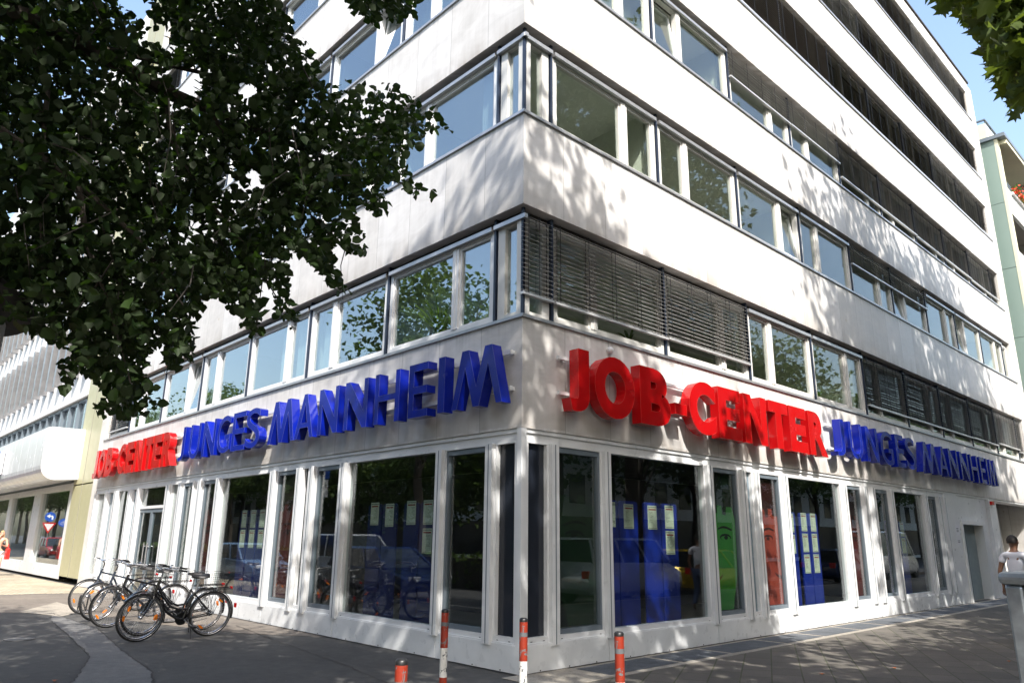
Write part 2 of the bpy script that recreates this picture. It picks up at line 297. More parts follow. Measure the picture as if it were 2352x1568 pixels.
    def build(s, name, mats, parent=None, smooth=False, bevel=0.0, recalc=True):
        me = bpy.data.meshes.new(name); me.from_pydata(s.v, [], s.f)
        for m in (mats if isinstance(mats, (list, tuple)) else [mats]): me.materials.append(M[m] if isinstance(m, str) else m)
        me.polygons.foreach_set('material_index', s.m)
        if recalc:
            import bmesh
            bm = bmesh.new(); bm.from_mesh(me); bmesh.ops.recalc_face_normals(bm, faces=bm.faces); bm.to_mesh(me); bm.free()
        if smooth:
            me.polygons.foreach_set('use_smooth', [True] * len(me.polygons))
            try: me.set_sharp_from_angle(angle=R(40))
            except Exception: pass
        me.update()
        o = bpy.data.objects.new(name, me); C.objects.link(o)
        if parent is not None: o.parent = parent
        if bevel:
            b = o.modifiers.new('bevel', 'BEVEL'); b.width = bevel; b.segments = 2; b.limit_method = 'ANGLE'; b.angle_limit = R(35)
        return o
def W(side, u, o, z):
    return (-u * K, -o * K, z * K) if side == 'L' else (o * K, u * K, z * K)
def thing(name, label, cat, loc=(0, 0, 0), rz=0, group=None):
    o = bpy.data.objects.new(name, None); C.objects.link(o); o.location = loc; o.rotation_euler = (0, 0, rz); o.empty_display_size = 0.2
    o['label'] = label; o['category'] = cat
    if group: o['group'] = group
    return o
def tag(o, label, cat, group=None, kind=None):
    o['label'] = label; o['category'] = cat
    if group: o['group'] = group
    if kind: o['kind'] = kind
    return o
def struct(o): o['kind'] = 'structure'; return o
def dup_tree(o, parent=None):
    c = o.copy(); C.objects.link(c); c.parent = parent
    for ch in o.children: dup_tree(ch, c)
    return c
def ray(px, py):
    return FX + RX * ((px - 1176) / F_PX) + UX * ((784 - py) / F_PX)

# ------------------------------------------------------------------ ground
b = MB(); b.quad((-600, -600, -0.15), (600, -600, -0.15), (600, 600, -0.15), (-600, 600, -0.15)); struct(b.build('ground', 'road'))
def sheet(name, poly, z, mat, th=0.0):
    b = MB(); b.prism([(x * K, y * K) for x, y in poly], lambda x, y, d: (x, y, d), z - 0.004 - th, z, 0); return struct(b.build(name, mat))
sheet('pavement', [(-60, -5.5), (-7, -5.5), (-3, -7.4), (0, -9.6), (5, -9.6), (6.6, -8), (6.6, 60), (-60, 60)], 0.0, 'asphalt', 0.16)
sheet('pavement_kerb', [(-60, -5.65), (-7.03, -5.65), (-3.1, -7.55), (-.05, -9.75), (5.06, -9.75), (6.75, -8.06), (6.75, 60), (6.6, 60), (6.6, -8), (5, -9.6), (0, -9.6), (-3, -7.4), (-7, -5.5), (-60, -5.5)], 0.003, 'kerb', 0.16)
sheet('planting_strip', [(9.6, -4), (12.0, -4), (12.0, 60), (9.6, 60)], -0.02, 'asphalt_w', 0.12)
sheet('paved_footway', [(0.87, -0.35), (6.0, -1.6), (6.55, -1.4), (6.55, 59), (0.87, 59)], 0.004, 'pav_r')
sheet('slab_border', [(0.02, 0.0), (0.86, 0.0), (0.86, 59), (0.02, 59)], 0.005, 'kerb')
y = 0.95; i = 0
bs = MB()
while y < 40:
    L_ = (1.55, 1.25, 1.7, 1.4)[i % 4]
    bs.box(0.13 * K, 0.73 * K, y * K, (y + L_) * K, 0.004, 0.009); y += L_ + 0.12; i += 1
struct(bs.build('dark_slabs', 'slab'))
sheet('corner_concrete', [(-0.02, -0.30), (0.9, -0.34), (0.86, 0.88), (0.02, 0.88)], 0.010, 'concrete')
sheet('pale_paving', [(-59, -5.45), (-19.1, -5.45), (-19.0, -4.5), (-18.6, -1.6), (-18.0, -0.02), (-21.6, -0.02), (-59, -0.4)], 0.004, 'pav_l')
sheet('warm_asphalt_patch', [(-18.8, -5.45), (-18.7, -4.5), (-18.3, -1.6), (-17.8, -0.02), (-4.9, -0.02), (-6.2, -0.9), (-8.5, -1.6), (-12.2, -2.4), (-12.6, -3.1), (-13.6, -4.2), (-14.0, -5.45)], 0.004, 'asphalt_w')
sheet('light_asphalt_strip', [(-12.1, -2.75), (-8.6, -2.75), (-5.6, -3.2), (-3.2, -3.5), (-1.0, -4.2), (0.0, -4.9), (-2.2, -5.0), (-3.2, -4.4), (-5.1, -3.75), (-8.3, -3.35), (-10.6, -3.1)], 0.004, 'asphalt_l')
sheet('concrete_patch', [(-15.2, -2.0), (-12.4, -2.0), (-11.3, -2.75), (-12.9, -3.25)], 0.008, 'concrete')
def seam(name, pts, w_=.012, z=.0085):
    b = MB(); q = []
    for i in range(len(pts) - 1):
        a, c = Vector((*pts[i], 0)) * K, Vector((*pts[i + 1], 0)) * K; n = max(2, int((c - a).length / .12))
        for k in range(n): q.append(a.lerp(c, k / n) + Vector((rnd.gauss(0, .008), rnd.gauss(0, .008), 0)))
    q.append(Vector((*pts[-1], 0)) * K)
    for i in range(len(q) - 1):
        d = (q[i + 1] - q[i]).normalized(); s = Vector((-d.y, d.x, 0)) * w_ * rnd.uniform(.4, 1.1); b.quad(q[i] - s + Vector((0, 0, z)), q[i] + s + Vector((0, 0, z)), q[i + 1] + s + Vector((0, 0, z)), q[i + 1] - s + Vector((0, 0, z)))
    return struct(b.build(name, 'head'))
seam('wall_foot_grime', [(-21.2, -.025), (-9, -.025), (-.02, -.025)], .022, .012); seam('wall_foot_grime', [(.03, .1), (.025, 9), (.025, 18)], .018, .014)
seam('asphalt_seam', [(-12.1, -2.75), (-8.6, -2.75), (-5.6, -3.2), (-3.2, -3.5), (-1.0, -4.2), (0.0, -4.9)]); seam('asphalt_seam', [(-10.6, -3.1), (-8.3, -3.35), (-5.1, -3.75), (-3.2, -4.4), (-2.2, -5.0)]); seam('asphalt_seam', [(-7.5, -.55), (-4.9, -.95), (-2.2, -1.3), (.2, -1.75), (2.4, -2.2)], .009)
b = MB(); b.lathe((-7.78 * K, -4.15 * K, 0.0), [(0.21, 0.0), (0.21, 0.010), (0.19, 0.010), (0.185, 0.006), (0.0, 0.006)], 32); tag(b.build('manhole_cover', 'asphalt_l'), 'round grey manhole cover in the dark asphalt by the bicycles', 'manhole cover')

# ------------------------------------------------------------------ main building
S_ = [4.92, 8.32, 11.52, 14.78, 17.8, 20.85]      # sill heights of the upper floors
H_ = [6.70, 9.97, 13.15, 16.35, 19.25, 22.25]     # head heights
BB = 3.24; ROOF = 22.95; UL = 21.25; UR = 29.45
BLD = thing('office_building', 'six-storey corner office building with white marble bands, ribbon windows and white shop front', 'building')
def band(z0, z1, nm='stone_band'):
    b = MB()
    p = [(0, 0), (0, UR), (-0.28, UR), (-0.28, 0.28), (-UL, 0.28), (-UL, 0)]   # x,y plan
    b.prism([(x * K, y * K) for x, y in p], lambda x, y, d: (x, y, d), z0 * K, z1 * K)
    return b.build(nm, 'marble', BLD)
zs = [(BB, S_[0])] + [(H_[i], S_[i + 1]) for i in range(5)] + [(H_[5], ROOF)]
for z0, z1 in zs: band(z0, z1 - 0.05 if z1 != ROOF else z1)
for i, (z0, z1) in enumerate(zs[:-1]):            # aluminium sill ledge on top of each band
    b = MB(); e = 0.035
    b.prism([(x * K, y * K) for x, y in [(e, -e), (e, UR - 0.3), (-0.3, UR - 0.3), (-0.3, 0.3), (-UL + .05, 0.3), (-UL + .05, -e)]], lambda x, y, d: (x, y, d), (z1 - 0.048) * K, z1 * K)
    b.build('window_sill', 'sill', BLD)
    if i > 0: pass
b = MB(); e = 0.05
b.prism([(x * K, y * K) for x, y in [(e, -e), (e, UR + e), (-14, UR + e), (-14, 14), (-UL - e, 14), (-UL - e, -e)]], lambda x, y, d: (x, y, d), ROOF * K + 0.003, (ROOF + 0.09) * K); b.build('roof_edge', 'head', BLD)
# end piers
b = MB(); b.fb('R', UR - 0.55, UR + 0.0, -0.6, -0.004, 3.24, ROOF - .01); b.build('end_pier', 'marble_clean', BLD)
b = MB(); b.fb('R', UR + 0.003, UR + 0.4, -12, 0.02, 0, ROOF - 0.2); b.build('end_wall', 'marble_clean', BLD)
b = MB(); b.fb('L', UL + 0.003, UL + 0.6, -12, -0.02, 0, ROOF - 0.2); b.build('end_wall', 'marble_clean', BLD)
# recess heads, ceilings, floors and back walls
def ring(b, z0, z1, o0, o1, mi=0, ur=UR - 0.02, ul=UL - 0.02):
    b.prism([(x * K, y * K) for x, y in [(o0, -o0), (o0, ur), (o1, ur), (o1, -o1), (-ul, -o1), (-ul, -o0)]], lambda x, y, d: (x, y, d), z0 * K, z1 * K, mi)
for s, h in zip(S_, H_):
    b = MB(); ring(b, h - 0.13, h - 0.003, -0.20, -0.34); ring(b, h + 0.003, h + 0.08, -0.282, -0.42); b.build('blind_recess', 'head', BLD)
for i, (s, h) in enumerate(zip(S_, H_)):
    b = MB(); ring(b, h + 0.09, h + 0.2, -0.30, -4.6, 0); ring(b, s - 0.9, s - 0.8, -0.30, -4.6, 1)
    b.fb('R', 4.6, UR - 0.1, -4.6, -4.5, s - .79, h + .08, 2); b.fb('L', 4.6, UL - .1, -4.6, -4.5, s - .79, h + .08, 2)
    for k in range(10):
        if k % 2 == (i % 2):
            b.fb('R', 0.75 + 3.03 * k - .05, 0.75 + 3.03 * k + .03, -4.49, -0.40, s - .79, h + .08, 2)
            if k < 7: b.fb('L', 0.75 + 3.03 * k - .05, 0.75 + 3.03 * k + .03, -4.49, -0.40, s - .79, h + .08, 2)
    b.fb('R', 0.3, UR - .3, -0.42, -0.31, s - .79, s - .06, 2); b.fb('L', 0.43, UL - .3, -0.42, -0.31, s - .79, s - .06, 2)
    b.build('office_interior', ['ceil', 'floor', 'room'], BLD)
# core volume so that no light leaks through
b = MB(); b.prism([(x * K, y * K) for x, y in [(-5, 5), (-5, UR - .5), (-12, UR - .5), (-12, 12), (-UL + .5, 12), (-UL + .5, 5)]], lambda x, y, d: (x, y, d), 0.0, (ROOF - 0.1) * K); b.build('core', 'room', BLD)

def window_bay(side, a, c, s, h, order, gl, tilted=None, ww=None):
    """one bay of ribbon window between the guide posts at a and c"""
    b = MB(); fz0, fz1 = s + 0.004, h - 0.135; OF, OB = -0.13, -0.24
    b.fb(side, a + .05, a + .13, OB, OF, fz0, fz1); b.fb(side, c - .13, c - .05, OB, OF, fz0, fz1)
    b.fb(side, a + .131, c - .131, OB, OF, fz0, fz0 + .13); b.fb(side, a + .131, c - .131, OB, OF, fz1 - .09, fz1)
    b.fb(side, a - .022, a + .022, -0.22, -0.10, s + .004, h - .01, 1)
    Wd = c - a
    if order == 'SB': m0, m1 = a + .94, a + 1.10
    elif order == 'BS': m0, m1 = a + 1.92, a + 2.09
    else: m0 = m1 = None
    spans = [(a + .131, c - .131)] if m0 is None else [(a + .131, m0), (m1, c - .131)]
    if m0 is not None: b.fb(side, m0, m1, OB, OF + 0.01, fz0 + .131, fz1 - .091); b.fb(side, (m0 + m1) / 2 - .012, (m0 + m1) / 2 + .012, OB, OF + .022, fz0 + .131, fz1 - .091)
    for j, (p, q) in enumerate(spans):
        z0, z1 = fz0 + .131, fz1 - .091; t = .045
        if tilted == j: continue
        for (u0, u1, zz0, zz1) in ((p, p + t, z0, z1), (q - t, q, z0, z1), (p + t, q - t, z0, z0 + t), (p + t, q - t, z1 - t, z1)):
            b.fb(side, u0 + .001, u1 - .001, OB + .01, OF - .025, zz0 + .001, zz1 - .001, 0)
    w_ = b.build('window', ['offwhite' if side == 'R' else 'white', 'post'], BLD)
    for j, (p, q) in enumerate(spans):
        z0, z1 = fz0 + .175, fz1 - .135
        if tilted == j:
            b = MB(); t = .05; lean = 0.16
            def fn(u, z, d): return W(side, u, -.19 - lean * (z - z0) / (z1 - z0) + d, z)
            for (u0, u1, a0, a1) in ((p + .01, p + t, z0 - .04, z1 + .04), (q - t, q - .01, z0 - .04, z1 + .04), (p + t, q - t, z0 - .04, z0 + .01), (p + t, q - t, z1 - .01, z1 + .04)):
                b.prism([(u0, a0), (u1, a0), (u1, a1), (u0, a1)], fn, 0, .05)
            sash = b.build('open_sash', 'white', w_)
            b = MB(); b.prism([(p + t, z0), (q - t, z0), (q - t, z1), (p + t, z1)], fn, .02, .025); b.build('pane', gl, w_)
        else:
            b = MB(); b.fb(side, p + .046, q - .046, -.200, -.192, z0 + .002, z1 - .002); b.build('pane', gl, w_)
    return w_
def blind(side, a, c, zt, zb, mat, tilt=25, pitch=0.072, hang=0.0):
    b = MB(); n = max(2, int((zt - zb) / pitch)); wd = 0.07
    ct, st = math.cos(R(tilt)), math.sin(R(tilt))
    for i in range(n):
        z = zt - (i + .6) * (zt - zb) / n + rnd.uniform(-.003, .003); o = -0.075
        jz = rnd.uniform(-.006, .006)
        pts = []
        for t, lift in ((-.5, 0.0), (0, .008), (.5, 0.0)):
            pts.append((o + t * wd * ct, z - t * wd * st + lift))
        v = []
        for (oo, zz) in pts:
            v.append(W(side, a + .02, oo, zz + jz)); v.append(W(side, c - .02, oo, zz))
        b.add(v, [(0, 1, 3, 2), (2, 3, 5, 4)], 0)
    nl = max(2, int((c - a) / 0.75))
    for k in range(nl + 1):
        u = a + .12 + (c - a - .24) * k / nl
        for o in (-.115, -.035): b.fb(side, u - .004, u + .004, o - .003, o + .003, zb, zt, 1)
    bl = b.build('blind', [mat, 'black'], BLD, recalc=False)
    b = MB(); b.fb(side, a + .02, c - .02, -.108, -.042, zb - .038, zb); b.build('bottom_rail', 'rail', bl)
    return bl
def headbox(side, a, c, h):
    b = MB(); b.fb(side, a + .05, c - .05, -.128, -.06, h - .20, h - .13, 0)
    b.build('raised_blind', ['sill', 'black'], BLD)
STEP = 3.03; B0 = 0.75
# blind lowered positions: bay -> bottom height (row, right side)
RB = [
    {-1: 5.30, 0: 5.30, 1: 5.32, 4: 5.27, 5: 5.28, 6: 5.28, 7: 5.3, 8: 5.4},
    {4: 9.28, 5: 9.28},
    {2: 12.35, 3: 12.36, 4: 11.96, 5: 11.96, 6: 11.93, 7: 11.93, 8: 11.9},
    {k: 14.95 for k in range(-1, 9)},
    {k: 17.97 for k in range(-1, 9)},
    {k: 21.0 for k in range(-1, 9)}]
RT = [{2: None}, {4: 1}, {1: 1}, {}, {}, {}]
first = ['SB', 'BS', 'BS', 'SB', 'SB', 'BS']
def flip(o): return 'BS' if o == 'SB' else 'SB'
for r_, (s, h) in enumerate(zip(S_, H_)):
    # corner window, both sides, and its post
    b = MB()
    for side in 'RL':
        b.fb(side, .10, .20, -.24, -.13, s + .004, h - .135); b.fb(side, .54, .70, -.24, -.13, s + .004, h - .135)
        b.fb(side, .201, .539, -.24, -.13, s + .004, s + .12); b.fb(side, .201, .539, -.24, -.13, h - .23, h - .135)
    b.box(-.135 * K, -.09 * K, .09 * K, .135 * K, (s + .004) * K, (h - .004) * K, 1)
    wc = b.build('corner_window', ['offwhite', 'post'], BLD)
    for side in 'RL':
        b = MB(); b.fb(side, .202, .538, -.200, -.192, s + .121, h - .231); b.build('pane', 'glass_up' if side == 'R' else 'glass_left', wc)
    for k in range(9):
        a = B0 + k * STEP; c = a + STEP
        order = first[r_] if k % 2 == 0 else flip(first[r_])
        tl = None
        if (r_, k) in ((1, 2), (1, 5), (2, 1), (1, 7)): tl = 1 if order == 'BS' else 0
        window_bay('R', a, c, s, h, order, 'glass_up', tl)
        if k in RB[r_]:
            mat = 'slat'
            if r_ == 0 and k in (4, 5, 6, 7): mat = 'slatblack'
            if r_ == 2 and k >= 4 and k < 8: mat = 'slatbrown'
            if r_ in (3, 5): mat = 'slatbrown' if k < 7 else 'slat'
            if r_ == 4: mat = 'slat' if k < 5 else 'slatbrown'
            tilt = 24 if (r_ == 0 and k < 2) else (28 if r_ < 2 or k in (2, 3) else 50)
            blind('R', a if k else a, c, h - .10, RB[r_][k], mat, tilt)
        elif r_ != 0 or k in (2, 3): headbox('R', a, c, h)
    a = B0 + 9 * STEP
    window_bay('R', a, UR - .6, s, h, None, 'glass_up')
    if r_ == 0: blind('R', a, UR - .6, h - .1, s + .4, 'slat', 28)
    elif r_ > 1: blind('R', a, UR - .6, h - .1, s + (.2 if r_ > 2 else .4), 'slatbrown', 40)
    if -1 in RB[r_]: blind('R', 0.04, B0, h - .10, RB[r_][-1], 'slat' if r_ < 3 else 'slatbrown', 24 if r_ == 0 else 50)
    else: headbox('R', 0.0, B0 + .05, h)
    headbox('L', -0.02, B0 + .05, h)
    for k in range(6):
        a = B0 + k * STEP; c = a + STEP
        order = first[r_] if k % 2 == 0 else flip(first[r_])
        if r_ == 1: order = 'BS' if k % 2 == 0 else 'SB'
        tl = None
        if (r_, k) in ((0, 4), (2, 1), (2, 3)): tl = 1 if order == 'BS' else 0
        window_bay('L', a, c, s, h, order, 'glass_left', tl)
        if (r_, k) in ((1, 4), (2, 4), (3, 3), (3, 4)): blind('L', a, c, h - .1, s + .5, 'slatblack', 40)
        else: headbox('L', a, c, h)
    a = B0 + 6 * STEP
    window_bay('L', a, UL - .15, s, h, None, 'glass_left'); blind('L', a + .03, UL - .15, h - .1, s + .25, 'slatblack', 35)
# curtains behind some left windows
for (u0, u1, r_) in ((5.9, 6.5, 0), (8.0, 8.5, 0), (6.95, 7.7, 0), (9.9, 10.3, 0), (12.9, 13.5, 0), (1.0, 1.4, 1), (16.6, 17.0, 0)):
    b = MB(); n = 14
    pts = [(u0 + (u1 - u0) * i / n, -.33 - .02 * (i % 2)) for i in range(n + 1)]
    for i in range(n):
        (ua, oa), (ub, ob) = pts[i], pts[i + 1]
        b.quad(W('L', ua, oa, S_[r_] + .1), W('L', ub, ob, S_[r_] + .1), W('L', ub, ob, H_[r_] - .1), W('L', ua, oa, H_[r_] - .1))
    b.build('curtain', 'curtain', BLD)

# ------------------------------------------------------------------ ground floor
def plinth(side, u0, u1):
    b = MB(); e = [u0]
    for x in (1.82, 4.8, 7.65, 10.6, 13.4, 16.3):
        if u0 < x < u1: e.append(x)
    e.append(u1)
    for i in range(len(e) - 1): b.fb(side, e[i] + .006, e[i + 1] - .006, -.10, 0.0, 0.012, .352)
    b.fb(side, u0, u1, -.20, -.05, 0.0, .35, 1)
    for i in range(len(e) - 1):
        for k in range(3): 
            u = e[i] + (e[i + 1] - e[i]) * (k + .5) / 3; b.fb(side, u - .008, u + .008, 0.0, .006, .02, .036, 1)
    return b.build('plinth', ['plinth', 'black'], BLD)
plinth('L', .09, 13.95); plinth('L', 16.5, UL); plinth('R', .09, 18.05)
b = MB(); b.box(-.10 * K, .0 * K, 0.0, .10 * K, 0.0, BB * K - .003); b.build('corner_post', 'white', BLD, bevel=.004)
b = MB()   # soffit panel under the stone band and the white lintel
b.prism([(x * K, y * K) for x, y in [(-.02, .02), (-.02, UR - .01), (-.5, UR - .01), (-.5, .5), (-UL + .01, .5), (-UL + .01, .02)]], lambda x, y, d: (x, y, d), (BB - .06) * K, (BB - .004) * K)
b.fb('L', .11, UL - .02, -.16, -.045, 3.06, BB - .062); b.fb('R', .11, 18.1, -.16, -.045, 3.06, BB - .062); b.build('fascia', 'white', BLD)
shop = [(.16, .56, 'dark'), (.76, 1.75, 'greyf'), (1.95, 4.66, 'glass'), (4.90, 5.84, 'greyf'), (6.09, 6.38, 'panel'), (6.60, 7.52, 'greyf'), (7.80, 10.45, 'glass'), (10.72, 11.62, 'greyf'), (11.88, 12.12, 'panel'), (12.42, 13.35, 'greyf')]
shopR = shop + [(13.64, 15.90, 'glass'), (16.18, 17.03, 'greyf'), (17.30, 17.53, 'panel')]
shopL = shop[:-1] + [(12.2, 12.98, 'greyf'), (13.24, 13.86, 'glass'), (16.68, 17.26, 'panel'), (17.55, 18.66, 'glass'), (19.0, 19.75, 'panel'), (20.0, 21.05, 'glass')]
def mullion(side, u0, u1, z0=.352, z1=3.06):
    b = MB(); w_ = u1 - u0
    b.fb(side, u0, u1, -.16, -.035, z0, z1)
    b.fb(side, u0 + w_ * .12, u0 + w_ * .88, -.034, .035, z0 - .03, z1)
    b.fb(side, u0 + w_ * .45, u0 + w_ * .55, .0352, .038, z0 - .02, z1 - .01, 1)
    return b.build('mullion', ['white', 'grey'], BLD, bevel=.003)
def shopwin(side, u0, u1, kind):
    b = MB(); z0, z1 = .352, 3.06
    b.fb(side, u0, u1, -.16, -.03, z0, .44); b.fb(side, u0, u1, -.16, -.03, 3.04, z1)
    b.fb(side, u0 - .0, u1 + .0, -.03, -.01, z0, z0 + .02)
    for uu in (u0, u1 - .012): b.fb(side, uu, uu + .012, -.15, -.035, .4401, 3.0399)
    for uu in (u0 + .06, u1 - .10): b.fb(side, uu, uu + .035, -.029, -.026, .385, .393, 1)
    ws = b.build('shop_window', ['white', 'black'], BLD)
    if kind == 'greyf':
        b = MB(); t = .055
        for (a, c, e, f) in ((u0 + .003, u0 + t, .442, 3.038), (u1 - t, u1 - .003, .442, 3.038), (u0 + t, u1 - t, .442, .51), (u0 + t, u1 - t, 2.96, 3.038)): b.fb(side, a, c, -.13, -.05, e, f)
        b.build('sash', 'grey', ws); u0 += t; u1 -= t; g0, g1 = .51, 2.96
    else: g0, g1 = .44, 3.04
    if kind in ('dark', 'panel'):
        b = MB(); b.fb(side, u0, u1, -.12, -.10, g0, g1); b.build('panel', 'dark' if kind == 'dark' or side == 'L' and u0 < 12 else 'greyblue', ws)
    else:
        b = MB(); b.fb(side, u0, u1, -.105, -.095, g0, g1); b.build('pane', 'glass_shop', ws)
for side, lst in (('L', shopL), ('R', shopR)):
    for i, (a, c, kd) in enumerate(lst):
        shopwin(side, a, c, kd)
        if i + 1 < len(lst):
            n = lst[i + 1][0]
            if not (side == 'L' and c > 13.5 and c < 14): mullion(side, c, n)
mullion('L', 13.86, 14.2); mullion('L', 16.42, 16.68); mullion('L', 21.05, 21.24); mullion('R', 17.53, 17.72)
for side in 'LR': b = MB(); b.fb(side, .10, .16, -.16, -.03, .352, 3.06); b.build('mullion', 'white', BLD)
# entrance door on the left
b = MB(); b.fb('L', 14.2, 16.42, -.16, -.03, 2.44, 2.52); b.fb('L', 14.2, 16.42, -.16, -.03, 3.04, 3.06); b.fb('L', 14.2, 14.26, -.14, -.02, 0.02, 2.44); b.fb('L', 16.36, 16.42, -.14, -.02, 0.02, 2.44)
b.fb('L', 14.2, 16.42, -.5, .02, .012, .03, 1)
dr = b.build('entrance', ['white', 'kerb'], BLD)
b = MB(); b.fb('L', 14.2, 16.42, -.105, -.095, 2.52, 3.04); b.build('transom_pane', 'glass_shop', dr)
for a in (14.27, 15.33):
    b = MB(); c = a + 1.02
    for (p, q, e, f) in ((a, a + .07, .05, 2.43), (c - .07, c, .05, 2.43), (a + .07, c - .07, .05, .17), (a + .07, c - .07, 2.33, 2.43)): b.fb('L', p, q, -.12, -.05, e, f)
    dl = b.build('door', 'grey', BLD); b = MB(); b.fb('L', a + .07, c - .07, -.09, -.082, .17, 2.33); b.build('pane', 'glass_shop', dl)
    b = MB(); hx = c - .12 if a < 15 else a + .12
    b.tube([W('L', hx, -.0, .8), W('L', hx, -.0, 1.5)], .016); b.tube([W('L', hx, -.06, .9), W('L', hx, .0, .9)], .01); b.tube([W('L', hx, -.06, 1.4), W('L', hx, .0, 1.4)], .01); b.build('handle', 'silver', dl)
# right end: white wall with grey door, pier, passage
b = MB(); b.fb('R', 17.72, 18.9, -.3, -.02, 0.0, 3.18); b.fb('R', 18.9, 22.0, -.3, -.05, 2.42, 3.18); b.fb('R', 21.2, 22.0, -.3, -.05, 0, 2.42); b.fb('R', 22.0, 22.5, -.3, .06, 0, 3.18); b.fb('R', 22.5, 23.2, -.3, -.05, 0, 3.18)
b.fb('R', 18.9, 21.2, -.28, .03, 2.30, 2.419, 1); b.fb('R', 21.05, 21.199, -.28, .03, .01, 2.299, 1); b.fb('R', 18.901, 19.02, -.28, .03, .01, 2.299, 1)
b.build('entrance_wall', ['white', 'wallwhite'], BLD)
b = MB(); b.fb('R', 19.03, 21.04, -.30, -.24, .02, 2.295); b.fb('R', 20.02, 20.04, -.24, -.236, .03, 2.29, 1); d2 = b.build('door', ['doorg', 'black'], BLD)
b = MB(); b.tube([W('R', 19.2, -.2, 1.1), W('R', 19.35, -.2, 1.1)], .012); b.build('handle', 'silver', d2)
b = MB(); b.fb('R', 23.2, UR, -1.6, -1.5, 0, 3.18); b.fb('R', 23.2, 23.3, -1.5, -.3, 0, 3.18); b.build('passage_wall', 'wallwhite', BLD)
b = MB(); b.fb('R', 23.5, 23.8, -.5, -.18, 0, 3.18); b.build('passage_pillar', 'wallwhite', BLD)
b = MB(); b.fb('R', 22.62, 22.86, -.05, -.02, 1.0, 1.75); b.fb('R', 22.66, 22.82, -.02, -.012, 1.45, 1.7, 1); b.build('doorbell_panel', ['silver', 'ink'], BLD)
b = MB(); b.fb('R', 22.1, 22.35, .0602, .14, 3.0, 3.12); b.build('alarm_lamp', 'redlamp', BLD)
# interior of the ground floor
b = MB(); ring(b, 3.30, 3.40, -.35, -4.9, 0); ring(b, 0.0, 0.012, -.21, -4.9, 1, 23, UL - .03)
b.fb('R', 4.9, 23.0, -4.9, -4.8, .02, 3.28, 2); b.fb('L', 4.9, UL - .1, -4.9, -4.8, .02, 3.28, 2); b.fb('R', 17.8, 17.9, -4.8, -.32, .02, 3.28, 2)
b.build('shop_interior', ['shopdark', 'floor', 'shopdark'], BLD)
for side, u, o in (('L', 2.9, -.9), ('R', 3.4, -.9), ('L', 8.5, -1.2), ('R', 9.1, -1.2), ('R', 14.6, -1.0)):
    b = MB(); c = Vector(W(side, u, o, 3.28)); b.lathe(c, [(.075, 0), (.075, .02)], 20); b.build('ceiling_lamp', 'lamp', BLD)

# ------------------------------------------------------------------ text helper
def text_mesh(txt, size, extrude=0.0, offset=0.0, align='LEFT'):
    cu = bpy.data.curves.new('t', 'FONT'); cu.body = txt; cu.size = size; cu.extrude = extrude; cu.offset = offset; cu.align_x = align; cu.resolution_u = 6
    ob = bpy.data.objects.new('t', cu); C.objects.link(ob); dg = bpy.context.evaluated_depsgraph_get(); dg.update()
    me = bpy.data.meshes.new_from_object(ob.evaluated_get(dg)); me.polygons.foreach_set('use_smooth', [False] * len(me.polygons)); bpy.data.objects.remove(ob); bpy.data.curves.remove(cu)
    return me
def put(me, name, mat, fn, parent):
    for v in me.vertices: v.co = fn(*v.co)
    me.materials.clear()
    for m in (mat if isinstance(mat, (list, tuple)) else [mat]): me.materials.append(M[m])
    me.name = name; o = bpy.data.objects.new(name, me); C.objects.link(o); o.parent = parent; return o

# ------------------------------------------------------------------ sign letters
def polyletter(ch, w_, h, t):
    """outline polygons (lists of (x, y)) in a w_ x h box, stroke t"""
    if ch == 'I': return [[(0, 0), (w_, 0), (w_, h), (0, h)]]
    if ch == 'E': return [[(0, 0), (w_, 0), (w_, t), (t * 1.15, t), (t * 1.15, h * .5 - t * .5), (w_ * .93, h * .5 - t * .5), (w_ * .93, h * .5 + t * .5), (t * 1.15, h * .5 + t * .5), (t * 1.15, h - t), (w_ * .98, h - t), (w_ * .98, h), (0, h)]]
    if ch == 'H': return [[(0, 0), (t, 0), (t, h * .5 - t * .45), (w_ - t, h * .5 - t * .45), (w_ - t, 0), (w_, 0), (w_, h), (w_ - t, h), (w_ - t, h * .5 + t * .4), (t, h * .5 + t * .4), (t, h), (0, h)]]
    if ch == 'T': return [[(w_ / 2 - t * .55, 0), (w_ / 2 + t * .55, 0), (w_ / 2 + t * .55, h - t), (w_, h - t), (w_, h), (0, h), (0, h - t), (w_ / 2 - t * .55, h - t)]]
    if ch == 'N': return [[(0, 0), (t, 0), (t, h * .66), (w_ - t * 1.15, 0), (w_, 0), (w_, h), (w_ - t, h), (w_ - t, h * .34), (t * 1.15, h), (0, h)]]
    if ch == 'M': return [[(0, 0), (t * 1.02, 0), (w_ * .27, h * .70), (w_ * .44, 0), (w_ * .56, 0), (w_ * .73, h * .70), (w_ - t * 1.02, 0), (w_, 0), (w_ * .80, h), (w_ * .665, h), (w_ * .5, h * .33), (w_ * .335, h), (w_ * .20, h)]]
    if ch == '-': return [[(0, 0), (w_, 0), (w_, h), (0, h)]]
    return None
import bmesh
